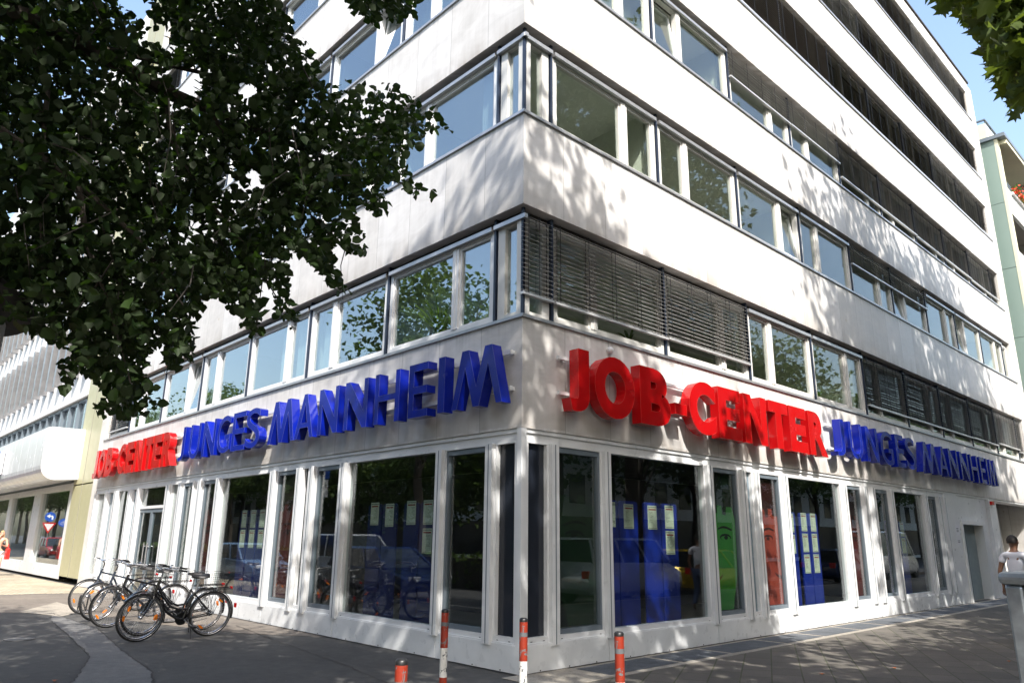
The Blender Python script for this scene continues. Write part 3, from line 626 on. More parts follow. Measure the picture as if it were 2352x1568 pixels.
def letter(ch, fn, w_, h, t, name, mats, parent, bold=0.0):
    bm = bmesh.new(); pl = polyletter(ch, w_, h, t)
    if ch == 'A':
        x0 = t * .95; a0 = (w_ * .5 - t * .5, h); a1 = (w_ * .5 + t * .5, h)
        outer = [(0, 0), (x0, 0), (w_ * .28, h * .24), (w_ * .72, h * .24), (w_ - x0, 0), (w_, 0), a1, a0]
        inner = [(w_ * .335, h * .24 + t * .75), (w_ * .5, h * .80), (w_ * .665, h * .24 + t * .75)]
        # cut so that it is one polygon: split left and right halves
        mid = w_ * .5
        L_ = [(0, 0), (x0, 0), (w_ * .28, h * .24), (mid, h * .24), (mid, h * .24 + t * .75), inner[0], inner[1], (mid, h), a0]
        R_ = [(w_ - x, y) for x, y in L_][::-1]; pl = [L_, R_]
    if pl is not None:
        for P in pl:
            vs = [bm.verts.new((x, y, 0)) for x, y in P]; bm.faces.new(vs)
        bmesh.ops.remove_doubles(bm, verts=bm.verts, dist=1e-5)
    else:
        me = text_mesh(ch, 1.0, 0, bold); bm.from_mesh(me); bpy.data.meshes.remove(me)
        xs = [v.co.x for v in bm.verts]; ys = [v.co.y for v in bm.verts]
        for v in bm.verts: v.co.x = (v.co.x - min(xs)) / (max(xs) - min(xs)) * w_; v.co.y = (v.co.y - min(ys)) / (max(ys) - min(ys)) * h
        bmesh.ops.remove_doubles(bm, verts=bm.verts, dist=1e-5)
    bmesh.ops.recalc_face_normals(bm, faces=bm.faces)
    front = list(bm.faces); ret = bmesh.ops.extrude_face_region(bm, geom=front)
    for v in [g for g in ret['geom'] if isinstance(g, bmesh.types.BMVert)]: v.co.z = 1.0
    me = bpy.data.meshes.new(name)
    # thin edge profile: boundary edges of the face at z = 1
    edges = []
    for e in bm.edges:
        if abs(e.verts[0].co.z - 1) < 1e-6 and abs(e.verts[1].co.z - 1) < 1e-6 and len(e.link_faces) == 2:
            zz = sorted(abs(f.normal.z) for f in e.link_faces)
            if min(len([1 for v in f.verts if v.co.z > .5]) - len(f.verts) for f in e.link_faces) < 0: edges.append((e.verts[0].co.copy(), e.verts[1].co.copy()))
    bmesh.ops.recalc_face_normals(bm, faces=bm.faces)
    for f in bm.faces: f.smooth = False
    bm.to_mesh(me); bm.free()
    o = put(me, name, mats[0], lambda x, y, z: fn(x, y, z), parent)
    bmx = bmesh.new(); bmx.from_mesh(o.data); bmesh.ops.recalc_face_normals(bmx, faces=bmx.faces); bmx.to_mesh(o.data); bmx.free()
    b = MB()
    for p, q in edges:
        P, Q = Vector(fn(p.x, p.y, 1.0)), Vector(fn(q.x, q.y, 1.0))
        if (P - Q).length > 1e-4: b.tube([P, Q], .0022, 4, 0, False)
    if b.v: b.build('edge_trim', mats[1], o)
    return o
OF0, OF1 = 0.12, 0.30
def sign_R():
    red = [('J', .70, 1.13), ('O', 1.26, 2.24), ('B', 2.39, 3.23), ('-', 3.36, 3.71), ('C', 3.80, 4.66), ('E', 4.76, 5.55), ('N', 5.67, 6.54), ('T', 6.66, 7.44), ('E', 7.52, 8.28), ('R', 8.40, 9.24)]
    blue = [('J', 9.76, 10.21), ('U', 10.50, 11.22), ('N', 11.48, 12.19), ('G', 12.38, 13.16), ('E', 13.40, 13.97), ('S', 14.09, 14.79), ('M', 15.25, 16.62), ('A', 16.68, 17.46), ('N', 17.62, 18.42), ('N', 18.68, 19.48), ('H', 19.74, 20.46), ('E', 20.72, 21.26), ('I', 21.44, 21.58), ('M', 21.68, 22.60)]
    for words, lab, z0, z1, mats, t, bold in ((red, 'large red JOB-CENTER letters on the sunlit right facade', 3.54, 4.5, ('red', 'redtrim'), .23, .05), (blue, 'blue JUNGES MANNHEIM letters on the right facade', 3.64, 4.5, ('blue', 'bluetrim'), .12, .0)):
        T = thing('sign_lettering', lab, 'sign', W('R', (words[0][1] + words[-1][2]) / 2, .1, z0)); base = T.location.copy()
        a, c = words[0][1] + .1, words[-1][2] - .1
        b = MB(); 
        for z in (3.80, 4.34): b.fb('R', a - .12, c + .1, .045, .095, z, z + .05)
        for k in range(int((c - a) / 1.2) + 1):
            for z in (3.81, 4.35): b.fb('R', a + k * 1.2, a + k * 1.2 + .05, .003, .044, z, z + .05)
        b.v = [tuple(Vector(v) - base) for v in b.v]; b.build('mounting_rail', 'white', T)
        for ch, u0, u1 in words:
            w_, h, y0 = (u1 - u0) * K, (z1 - z0) * K, 0.0
            tt = t * K
            if ch == '-': y0 = .27 * K; h = .19 * K
            if ch in 'O' : y0, h = -.01, h + .02
            def fn(x, y, z, u0=u0, y0=y0, z0=z0): return Vector(((OF0 + (OF1 - OF0) * z) * K, u0 * K + x, z0 * K + y + y0)) - base
            letter(ch, fn, w_, h, tt, 'letter', mats, T, bold)
def sign_L():
    red = [('J', 20.82, 20.35), ('O', 20.22, 19.52), ('B', 19.42, 18.66), ('-', 18.55, 18.18), ('C', 18.05, 17.34), ('E', 17.26, 16.56), ('N', 16.44, 15.62), ('T', 15.50, 14.88), ('E', 14.82, 14.14), ('R', 14.05, 13.28)]
    blue = [('J', 12.76, 12.36), ('U', 12.0, 11.33), ('N', 11.12, 10.36), ('G', 10.22, 9.49), ('E', 9.36, 8.66), ('S', 8.62, 7.90), ('M', 7.47, 6.30), ('A', 6.28, 5.52), ('N', 5.34, 4.62), ('N', 4.38, 3.62), ('H', 3.38, 2.64), ('E', 2.37, 1.85), ('I', 1.58, 1.42), ('M', 1.23, 0.10)]
    for words, lab, z0, z1, mats, t, bold in ((red, 'red JOB-CENTER letters at the far end of the left facade', 3.52, 4.45, ('red', 'redtrim'), .22, .05), (blue, 'blue JUNGES MANNHEIM letters running to the building corner on the left facade', 3.58, 4.46, ('blue', 'bluetrim'), .12, 0.0)):
        T = thing('sign_lettering', lab, 'sign', W('L', (words[0][1] + words[-1][2]) / 2, .1, z0)); base = T.location.copy()
        a, c = words[-1][2] + .05, words[0][1] - .1
        b = MB()
        for z in (3.78, 4.32): b.fb('L', a, c, .045, .095, z, z + .07)
        for k in range(int((c - a) / 1.2) + 1):
            for z in (3.79, 4.33): b.fb('L', a + k * 1.2, a + k * 1.2 + .05, .003, .044, z, z + .05)
        b.v = [tuple(Vector(v) - base) for v in b.v]; b.build('mounting_rail', 'white', T)
        for ch, u0, u1 in words:
            w_, h, y0 = (u0 - u1) * K, (z1 - z0) * K, 0.0
            if ch == '-': y0 = .27 * K; h = .19 * K
            def fn(x, y, z, u0=u0, y0=y0, z0=z0): return Vector((-u0 * K + x, -(OF0 + (OF1 - OF0) * z) * K, z0 * K + y + y0)) - base
            letter(ch, fn, w_, h, t * K, 'letter', mats, T, bold)
sign_R(); sign_L()
b = MB(); b.lathe(W('R', 1.98, .0, 4.72), [(.05, 0.002), (.05, .05), (.03, .07), (.001, .075)], 20, 0, (1, 0, 0)); tag(b.build('alarm_sounder', 'white', None, True), 'small round white alarm sounder on the wall above the red O', 'alarm')

# ------------------------------------------------------------------ notice boards, notices, posters
def notice(side, u, o, z, w_, h, parent, red=True, lines=10, txt=None):
    b = MB(); b.fb(side, u, u + w_, o, o + .004, z, z + h, 0)
    if txt is None:
        if red: b.fb(side, u + w_ * .1, u + w_ * .9, o + .0042, o + .0052, z + h * .80, z + h * .86, 2)
        b.fb(side, u + w_ * .05, u + w_ * .95, o + .0042, o + .0052, z + h * .92, z + h * .945, 1)
        b.fb(side, u + w_ * .05, u + w_ * .95, o + .0042, o + .0052, z + h * .04, z + h * .055, 1)
        for i in range(lines):
            zz = z + h * (.72 - i * .055); b.fb(side, u + w_ * .12, u + w_ * (.12 + rnd.uniform(.2, .5)), o + .0042, o + .005, zz, zz + h * .012, 1)
    ob = b.build('notice', ['paper', 'ink', 'redink'], parent)
    if txt:
        for i, t in enumerate(txt):
            me = text_mesh(t, .062, 0, 0, 'CENTER'); zz = z + h * (.86 - i * .17)
            put(me, 'printed_line', 'ink', lambda x, y, z_, zz=zz: W(side, u + w_ / 2 + (x / K if side == 'R' else -x / K), o + .006, zz + y / K), ob)
def board_group(side, us, z0, z1, lab, group, o=-.42, notices=()):
    for j, (u, w_) in enumerate(us):
        T = thing('notice_board', lab[j], 'notice board', (0, 0, 0), 0, group)
        pts = []; r_ = .06
        for cx, cz, a0 in ((u + w_ - r_, z0 + r_, -90), (u + w_ - r_, z1 - r_, 0), (u + r_, z1 - r_, 90), (u + r_, z0 + r_, 180)):
            for k in range(4): t = R(a0 + 30 * k); pts.append((cx + r_ * math.cos(t), cz + r_ * math.sin(t)))
        b = MB(); b.prism(pts, lambda x, y, d: W(side, x, d, y), o - .03, o); b.build('board', 'board' if side == 'R' else 'board_shaded', T)
        b = MB(); b.fb(side, u + .1, u + w_ - .1, o - .3, o - .04, .02, .05); b.fb(side, u + w_ / 2 - .02, u + w_ / 2 + .02, o - .08, o - .04, .05, z1 - .2); b.build('stand', 'galv', T)
        for (k, z, tx) in notices:
            if k == j: notice(side, u + w_ / 2 - .13, o + .001, z, .26 if tx is None else .30, .40, T, tx is None, 9, tx)
board_group('R', [(2.15, .48), (2.66, .50), (3.34, .46), (3.84, .47)], .30, 2.35,
    ['blue notice board beside the window post, with the plain text sheet', 'second blue notice board in the corner window, one sheet near its top', 'third blue notice board in the corner window, one sheet near its top', 'blue notice board with two sheets one above the other'], 'blue notice boards behind the right shop windows',
    notices=[(0, 1.92, ['Stellenangebote', 'Pflege', 'Medizin', 'und', 'Erziehung']), (1, 1.90, None), (2, 1.90, None), (3, 1.92, None), (3, 1.48, None)])
board_group('R', [(8.05, .34), (8.42, .44), (9.05, .42), (9.50, .44)], .35, 2.35,
    ['narrow blue notice board hard against the post of the second large window', 'blue notice board with two sheets in the second large window', 'blue notice board left of the last one in the second large window, three sheets', 'last blue notice board of the second large window, three sheets'], 'blue notice boards behind the right shop windows',
    notices=[(0, 1.92, None), (0, 1.48, None), (1, 1.92, None), (1, 1.47, None), (2, 1.95, None), (2, 1.50, None), (2, 1.05, None), (3, 1.95, None), (3, 1.50, None), (3, 1.05, None)])
board_group('R', [(14.0, .42), (14.45, .42), (14.95, .42)], .35, 2.3,
    ['blue notice board first of three in the third large window', 'blue notice board middle of three in the third large window', 'blue notice board last of three in the third large window'], 'blue notice boards behind the right shop windows',
    notices=[(0, 1.9, None), (1, 1.9, None), (2, 1.9, None), (1, 1.45, None), (2, 1.45, None)])
board_group('L', [(4.12, .44), (3.64, .44), (2.98, .44), (2.50, .44)], .35, 2.3,
    ['blue notice board farthest from the corner in the large left window', 'second blue notice board in the large left window near the corner', 'third blue notice board in the large left window near the corner', 'blue notice board nearest the corner in the large left window, two sheets'], 'blue notice boards behind the left shop windows', -.46,
    notices=[(0, 1.93, None), (1, 1.90, None), (2, 1.93, None), (3, 1.93, None), (3, 1.47, None)])
board_group('L', [(9.75, .42), (9.25, .42), (8.78, .42)], .35, 2.3,
    ['blue notice board with two sheets, left of three behind the bicycles', 'blue notice board with two sheets, middle of three behind the bicycles', 'blue notice board with two sheets, right of three behind the bicycles'], 'blue notice boards behind the left shop windows', -.46,
    notices=[(k, z, None) for k in range(3) for z in (1.9, 1.45)])

def poster(side, u0, u1, hue, lab, mir=False):
    """close-up portrait printed on a translucent film panel just behind the glass"""
    g, dk, hl = hue
    m1 = paint('poster_ground', g, 0.6, 0, 0.35, 1.2); m2 = paint('poster_shade', dk, 0.6, 0, 0.2, 2); m3 = paint('poster_light', hl, 0.6, 0, 0.15, 1.5)
    T = thing('poster', lab, 'poster'); o = -.128; z0, z1 = .515, 2.95; w_ = u1 - u0
    def P(x, z, d): 
        x = 1 - x if mir else x
        return W(side, u0 + x * w_, o + d, z)
    b = MB(); b.prism([(0, z0), (1, z0), (1, z1), (0, z1)], P, 0, .004, 1); b.build('panel', [m1, m2], T)
    # face: big light shape with curved cheek edge
    face = [(0, 2.22), (.25, 2.22), (.27, 2.36), (.45, 2.36), (.47, 2.2), (.62, 2.18), (.66, 2.34), (.9, 2.34), (1, 2.1), (1, 1.5), (.97, 1.15), (.88, .9), (.78, .72), (.72, .52), (0, .52)]
    b = MB(); b.prism(face, P, .005, .007, 0); b.build('printed_face', [m3], T)
    b = MB(); cx, cz = .55, 1.78                       # eye
    al = [(cx + .24 * math.cos(t), cz + .055 * math.sin(t) * (1.3 if math.sin(t) > 0 else .7)) for t in [2 * math.pi * k / 20 for k in range(20)]]
    b.prism(al, P, .008, .009, 1)
    b.prism([(cx + .20 * math.cos(t), cz - .004 + .036 * math.sin(t)) for t in [2 * math.pi * k / 20 for k in range(20)]], P, .0095, .0105, 0)
    b.prism([(cx + .02 + .085 * math.cos(t), cz + .035 * math.sin(t)) for t in [2 * math.pi * k / 16 for k in range(16)]], P, .011, .012, 1)
    br = [(cx - .30 + .1 * k, cz + .17 + .04 * math.sin(k * .6)) for k in range(7)] + [(cx + .28 - .1 * k, cz + .135 + .035 * math.sin((6 - k) * .6)) for k in range(7)]
    b.prism(br, P, .008, .009, 1)
    b.prism([(.02, 1.40), (.10, 1.36), (.17, 1.38), (.12, 1.33), (.03, 1.32)], P, .008, .009, 2)      # nostril shade
    b.prism([(0.0, 1.06), (.14, 1.08), (.26, 1.10), (.36, 1.14), (.30, 1.07), (.16, 1.02), (0, .99)], P, .008, .009, 2)   # mouth
    b.build('printed_features', [m3, m2, m1], T)
GREEN = ((.02, .09, .02), (.004, .02, .008), (.07, .40, .06)); GREEND = ((.008, .03, .01), (.002, .008, .003), (.010, .032, .011)); RED = ((.10, .015, .012), (.04, .006, .006), (.36, .05, .03)); REDD = ((.05, .01, .01), (.02, .004, .004), (.12, .02, .016))
poster('R', 4.97, 5.78, GREEN, 'bright green close-up portrait poster in the right shop front')
poster('R', 6.67, 7.46, RED, 'red close-up portrait poster showing half a face with a smile', True)
poster('R', .83, 1.69, GREEND, 'dark green portrait poster in the window next to the corner', True)
poster('R', 10.79, 11.55, REDD, 'dark red portrait poster beyond the second large window')
poster('L', 6.67, 7.46, REDD, 'dark red portrait poster in the narrow left window beside the mullions', True)
poster('L', 10.79, 11.55, REDD, 'dark red portrait poster behind the row of bicycles')
poster('L', 12.26, 12.92, GREEND, 'dark green portrait poster nearest the entrance door')

# paper notices on the white wall by the grey door
for i, (z, h) in enumerate(((1.95, .34), (1.66, .26))):
    b = MB(); b.fb('R', 18.42, 18.72, -.0195, -.016, z, z + h)
    for k in range(3 - i): b.fb('R', 18.46, 18.66, -.0158, -.015, z + h * .35 + k * .045, z + h * .35 + .016 + k * .045, 1)
    tag(b.build('door_notice', ['whitepaper', 'ink']), ['upper white paper notice taped beside the grey door', 'lower white paper notice taped beside the grey door'][i], 'notice')

# houseplants on the window sills
def houseplant(side, u, z, o, h, n, lab, long=False):
    T = thing('houseplant', lab, 'plant', W(side, u, o, z))
    b = MB(); b.lathe((0, 0, 0), [(.06, 0), (.085, .13), (.075, .13)], 14); b.build('pot', 'pot', T)
    b = MB()
    for i in range(n):
        a = rnd.uniform(0, 6.28); ln = h * rnd.uniform(.6, 1.1); sp = rnd.uniform(.25, .95) * (1 if long else .8); wd = .012 if long else .028
        pts = []
        for k in range(6):
            t = k / 5; rr = sp * ln * t; zz = .12 + ln * (t - .55 * t * t * sp * 1.3); pts.append(Vector((math.cos(a) * rr, math.sin(a) * rr, zz)))
        sd = Vector((-math.sin(a), math.cos(a), 0)) * wd
        for k in range(5):
            w0 = math.sin(math.pi * (k / 5) * .85 + .3); w1 = math.sin(math.pi * ((k + 1) / 5) * .85 + .3) if k < 4 else .05
            b.quad(pts[k] - sd * w0, pts[k] + sd * w0, pts[k + 1] + sd * w1, pts[k + 1] - sd * w1)
    b.build('foliage', 'blade', T, recalc=False); return T
houseplant('L', 2.55, 5.02, -.42, .85, 60, 'bushy long-leaved plant in the window above the blue letters NHE', True)
houseplant('L', 5.0, 5.02, -.42, .55, 45, 'spidery houseplant in the left row window with a low brown bowl', True)
houseplant('R', 10.55, 5.02, -.40, .26, 26, 'small leafy houseplant on the sill above the last red letters')
houseplant('R', 3.05, 5.02, -.40, .30, 12, 'small houseplant on the sill under the big raised blind')

# ------------------------------------------------------------------ neighbour building on the left
NB = thing('department_store', 'white department store on the left with curved canopy and grey vertical fins', 'building', W('L', 34, 0, 0))
nb0 = NB.location.copy()
def nb(b, name, mats, **k):
    b.v = [tuple(Vector(v) - nb0) for v in b.v]; return b.build(name, mats, NB, **k)
b = MB(); b.fb('L', UL + .61, 24.5, -6, -.02, .22, 3.45); b.fb('L', UL + .61, 24.5, -6, -.02, 3.5, 25); 
for u in (23.2,): b.fb('L', u, u + .02, -.02, -.012, .23, 24.9, 1)
nb(b, 'olive_strip', ['olive', 'soffit'])
b = MB()
for k in range(40): b.fb('L', 22.6, 24.3, -.018, .03, 15.5 + k * .16, 15.5 + k * .16 + .06)
nb(b, 'louvre', 'olive')
b = MB(); b.fb('L', 24.5, 60, -8, -.02, 6.95, 8.2); b.fb('L', 24.5, 60, -8, -.02, 10.5, 12.0); b.fb('L', 24.5, 60, -8, -.02, 14.1, 15.6); b.fb('L', 24.5, 60, -8, -.02, 17.7, 19.2); b.fb('L', 24.5, 60, -8, -.02, 21.3, 25)
b.fb('L', 24.502, 59.9, -7.9, -.015, 6.94, 6.99, 1); b.fb('L', 24.5, 60, -8, -1.0, 0, 6.95, 2)
nb(b, 'wall', ['wallwhite', 'soffit', 'soffit'])
b = MB(); b.fb('L', 24.5, 60, -7.9, -.35, 8.2, 10.5); b.fb('L', 24.5, 60, -7.9, -.35, 12.0, 14.1); b.fb('L', 24.5, 60, -7.9, -.35, 15.6, 17.7); b.fb('L', 24.5, 60, -7.9, -.35, 19.2, 21.3); nb(b, 'window_band', 'darkglass')
for z0 in (8.2, 12.0, 15.6, 19.2):
    for k in range(22):
        u = 25.1 + k * 1.42; b = MB(); b.fb('L', u, u + .28, -.3, .30, z0 - .25, z0 + 2.35); nb(b, 'fin', 'fin')
b = MB()
for k in range(17):
    u = 24.9 + k * 1.35
    b.fb('L', u - .09, u + .09, -.25, -.10, 5.5, 6.94)
b.fb('L', 24.5, 48, -.25, -.10, 5.45, 5.6); b.fb('L', 24.5, 48, -.25, -.10, 6.85, 6.939)
nb(b, 'window_frame', 'grey')
b = MB(); b.fb('L', 24.5, 48, -.22, -.21, 5.6, 6.85); nb(b, 'window_pane', 'glass_left')
# rounded canopy
prof = [(-.02, 3.68), (.75, 3.62)] + [(.75 + .5 * math.sin(R(a)), 4.12 - .5 * math.cos(R(a))) for a in (15, 30, 45, 60, 75, 90)] + [(1.25, 5.5), (1.1, 5.55), (-.02, 5.55)]
b = MB(); u = 24.0
while u < 52:
    b.prism(prof, lambda x, y, d: W('L', d, x, y), u + .008, u + 1.36, 0); u += 1.37
nb(b, 'canopy', 'canopy')
b = MB(); b.prism([(x * .985, y + .02 if y < 5 else y - .02) for x, y in prof], lambda x, y, d: W('L', d, x, y), 24.02, 51, 0); nb(b, 'canopy_core', 'soffit')
b = MB(); b.fb('L', 31.75, 37, 1.28, 1.42, 4.2, 5.2); b.fb('L', 31.5, 31.74, 1.28, 1.42, 4.2, 5.2, 1); nb(b, 'shop_sign', ['signblue', 'signwhite'])
# shop windows under it
b = MB()
for (a, c) in ((24.5, 24.95), (29.65, 31.0), (35.8, 36.6), (41, 42)): b.fb('L', a, c, -.3, -.03, .10, 3.5)
b.fb('L', 24.5, 52, -.3, -.031, .10, .55); b.fb('L', 24.5, 52, -.3, -.031, 3.36, 3.5); b.fb('L', 24.5, 52, -1, -.1, 3.5, 3.6); b.fb('L', 24.5, 52, -.5, -.2, 0, .10, 1)
nb(b, 'shop_front', ['white', 'head'])
for (a, c) in ((24.95, 29.65), (31.0, 35.8), (36.6, 41)):
    b = MB(); b.fb('L', a, c, -.14, -.13, .55, 3.36); nb(b, 'shop_window', 'glass_shop')

# ------------------------------------------------------------------ green building on the right
GB = thing('apartment_building', 'pale green apartment building with loggias beyond the office block', 'building', (-2, (UR + 1.2) * K, 0)); g0 = GB.location.copy()
def gb(b, name, mats, **k):
    b.v = [tuple(Vector(v) * 1.0 - g0) for v in b.v]; return b.build(name, mats, GB, **k)
Y0 = 30.7
def X(b, x0, x1, y0, y1, z0, z1, mi=0): b.box(x0 * K, x1 * K, y0 * K, y1 * K, z0 * K, z1 * K, mi)
b = MB(); z = 0.0
for z1 in (4.2, 7.4, 10.6, 13.85, 17.05, 20.3):
    X(b, -9, .42, Y0, Y0 + .3, z + .02, z1); z = z1
gb(b, 'side_wall', 'greenp')
b = MB(); X(b, .42, .56, Y0 - .01, Y0 + .31, 0, 20.3); gb(b, 'corner_strip', 'cream')
b = MB(); X(b, -9.2, .9, Y0 - .12, 56, 20.3, 20.48); X(b, -9, .86, Y0 + .3, 55.9, 20.1, 20.298, 1); gb(b, 'roof', ['grey', 'cream'])
b = MB()
for fl in range(6):
    z0 = 20.3 - 3.2 * (fl + 1)
    X(b, -1.6, .5, Y0 + .31, 56, z0 - .25, z0, 1)
    X(b, .38, .52, Y0 + .35, 56, z0 - .45, z0 + .85, 0)
gb(b, 'balcony_parapet', ['wallwhite', 'soffit'])
b = MB(); X(b, -9, -1.6, Y0 + .31, 56, 0, 20.1); gb(b, 'rear_wall', 'render')
b = MB()
for k in range(1, 5): X(b, -1.6, .36, Y0 + 6 * k, Y0 + 6 * k + .25, 0, 20.1)
gb(b, 'balcony_partition', 'render')
for fl in range(6):
    z0 = 20.3 - 3.2 * (fl + 1)
    for k in range(4):
        b = MB(); X(b, -1.598, -1.56, Y0 + 1 + 6 * k, Y0 + 4.5 + 6 * k, z0 + .1, z0 + 2.3); gb(b, 'window', 'darkglass')
b = MB(); X(b, -3.5, .02, Y0 + .9, Y0 + .98, 20.5, 21.75); X(b, -.05, .02, Y0 + .98, Y0 + 9, 20.7, 21.75); X(b, -3.5, .05, Y0 + .88, Y0 + 1.0, 21.93, 21.99, 1); X(b, -.03, .06, Y0 + 1.0, Y0 + 9, 21.93, 21.99, 1)
for k in range(8): X(b, -.02, .02, Y0 + 1 + k, Y0 + 1.05 + k, 21.75, 21.93, 1)
gb(b, 'terrace_railing', ['cream', 'grey'])
b = MB()
for k in range(60): X(b, .53, .545, Y0 + .5 + k * .12, Y0 + .52 + k * .12, 17.1 + .85, 18.15, 0)
X(b, .525, .555, Y0 + .4, Y0 + 8, 18.15, 18.19, 0); gb(b, 'handrail', 'grey')
fl = thing('flower_box', 'balcony box of red flowers on the green building', 'flower box', ((.6) * K, (Y0 + 1.5) * K, 17.9 * K))
b = MB(); b.box(-.1, .02, -.4, 2.2, -.12, 0); b.build('planter', 'wallwhite', fl)
b = MB()
for i in range(420):
    c = Vector((rnd.gauss(.05, .10), rnd.uniform(-.4, 2.2), abs(rnd.gauss(.1, .13)))); n = Vector((rnd.gauss(0, 1), rnd.gauss(0, 1), rnd.gauss(0, 1))).normalized(); a = n.orthogonal() * .028; c2 = n.cross(a)
    b.add([c - a - c2, c + a - c2, c + a + c2, c - a + c2], [(0, 1, 2, 3)], 0 if i % 2 else 1)
b.build('blossom', ['flower', 'blade'], fl, recalc=False)

# ------------------------------------------------------------------ foliage
LINDEN = [(0, 0), (.28, .06), (.46, .30), (.47, .55), (.30, .82), (0, 1.08)]
PLANE = [(0, 0), (.30, -.10), (.28, .12), (.62, .22), (.38, .42), (.48, .70), (.22, .66), (0, 1.1)]
def leaves(name, pts, size, shape, mat, parent, seed=1, droop=0.5, flat=0.6):
    """pts: (n, 3); one small folded leaf at every point"""
    rs = np.random.RandomState(seed); pts = np.asarray(pts, float); n = len(pts)
    o = np.array(shape); k = len(o)
    right = np.stack([o[:, 0], o[:, 1], np.abs(o[:, 0]) * .28 - .10 * (o[:, 1] - .3) ** 2], 1); left = right * np.array([-1, 1, 1])
    T = np.concatenate([right, left[1:-1]])
    nrm = rs.normal(size=(n, 3)) * (1 - flat) + np.array([0, 0, flat]); nrm /= np.linalg.norm(nrm, axis=1, keepdims=True)
    d = rs.normal(size=(n, 3)); d[:, 2] -= droop; d -= nrm * (d * nrm).sum(1, keepdims=True); d /= np.linalg.norm(d, axis=1, keepdims=True) + 1e-9
    s = np.cross(d, nrm); sz = size * rs.uniform(.45, 1.3, n)[:, None, None]
    wx = rs.uniform(.72, 1.15, n)[:, None, None]; cu = rs.uniform(-.5, 2.6, n)[:, None, None]
    TT = T[None] + rs.normal(size=(n, len(T), 3)) * .045
    V = pts[:, None, :] + sz * (TT[:, :, 0:1] * wx * s[:, None, :] + TT[:, :, 1:2] * d[:, None, :] + TT[:, :, 2:3] * cu * nrm[:, None, :])
    m = len(T); fr = np.arange(k); fl_ = np.concatenate([[0], [k - 1], np.arange(k, m)[::-1]])
    loops = np.concatenate([fr, fl_]); L_ = len(loops)
    me = bpy.data.meshes.new(name); me.vertices.add(n * m); me.loops.add(n * L_); me.polygons.add(2 * n)
    me.vertices.foreach_set('co', V.reshape(-1))
    me.loops.foreach_set('vertex_index', (loops[None, :] + (np.arange(n) * m)[:, None]).reshape(-1).astype(np.int32))
    st = np.stack([np.arange(n) * L_, np.arange(n) * L_ + k], 1).reshape(-1)
    me.polygons.foreach_set('loop_start', st.astype(np.int32))
    try: me.polygons.foreach_set('loop_total', np.tile([k, len(fl_)], n).astype(np.int32))
    except Exception: pass
    me.materials.append(M[mat]); me.update(calc_edges=True); me.validate()
    ob = bpy.data.objects.new(name, me); C.objects.link(ob)
    if parent: ob.parent = parent
    return ob
def inpoly(x, y, P):
    c = False; j = len(P) - 1
    for i in range(len(P)):
        xi, yi = P[i]; xj, yj = P[j]
        if (yi > y) != (yj > y) and x < (xj - xi) * (y - yi) / (yj - yi) + xi: c = not c
        j = i
    return c
def seen(p):
    d = Vector(p) - CAM; w_ = d.dot(FX)
    if w_ <= .1: return None
    return 1176 + F_PX * d.dot(RX) / w_, 784 - F_PX * d.dot(UX) / w_
def crown_points(c, rx, rz, ncl, per, cr, seed, rej=None, shell=0.35):
    r = random.Random(seed); out = []
    for _ in range(ncl):
        while True:
            v = Vector((r.uniform(-1, 1), r.uniform(-1, 1), r.uniform(-1, 1)))
            if shell < v.length <= 1: break
        bump = 1 + .18 * math.sin(5 * math.atan2(v.y, v.x) + seed) + .1 * math.sin(7 * v.z + seed)
        p = Vector((c[0] + v.x * rx * bump, c[1] + v.y * rx * bump, c[2] + v.z * rz * bump))
        if rej and rej(p): continue
        s = cr * r.uniform(.5, 1.3)
        for _ in range(per):
            q = p + Vector((r.gauss(0, s), r.gauss(0, s), r.gauss(0, s * .8)))
            if rej and rej(q): continue
            out.append(q)
    return out
def tree(name, label, base, trunk_h, c, rx, rz, ncl, per, leaf, mat, shape=PLANE, seed=3, tr=.17, group=None, rej=None, cr=.38):
    T = thing(name, label, 'tree', base, 0, group); bv = Vector(base)
    b = MB(); r = random.Random(seed); top = Vector((c[0], c[1], c[2])) - bv; fork = Vector((r.uniform(-.2, .2), r.uniform(-.2, .2), trunk_h))
    b.tube([(0, 0, -.05), (0, 0, .25), (0.03, .02, trunk_h * .5), fork, fork * .4 + top * .6, top + Vector((0, 0, rz * .7))], [tr * 1.35, tr * 1.05, tr, tr * .85, tr * .5, .03], 10)
    for k in range(9):
        a = k * 2.4 + r.uniform(-.3, .3); e = r.uniform(-.35, .8); q = top + Vector((math.cos(a) * rx * .8, math.sin(a) * rx * .8, rz * e))
        if rej and (rej(q + bv) or rej((q + fork) * .5 + bv)): continue
        s = fork.lerp(top, r.uniform(0, .7)); m_ = s.lerp(q, .5) + Vector((0, 0, rx * .12)); b.tube([s, m_, q], [tr * .4, tr * .22, .02], 6)
    b.build('trunk', 'bark', T, True)
    pts = [Vector(p) - bv for p in crown_points(c, rx, rz, ncl, per, cr, seed, rej)]
    leaves('crown', [tuple(p) for p in pts], leaf, shape, mat, T, seed); return T
def in_frame(p, mg=0):
    s = seen(p); return s is not None and -mg < s[0] < 2352 + mg and -mg < s[1] < 1568 + mg

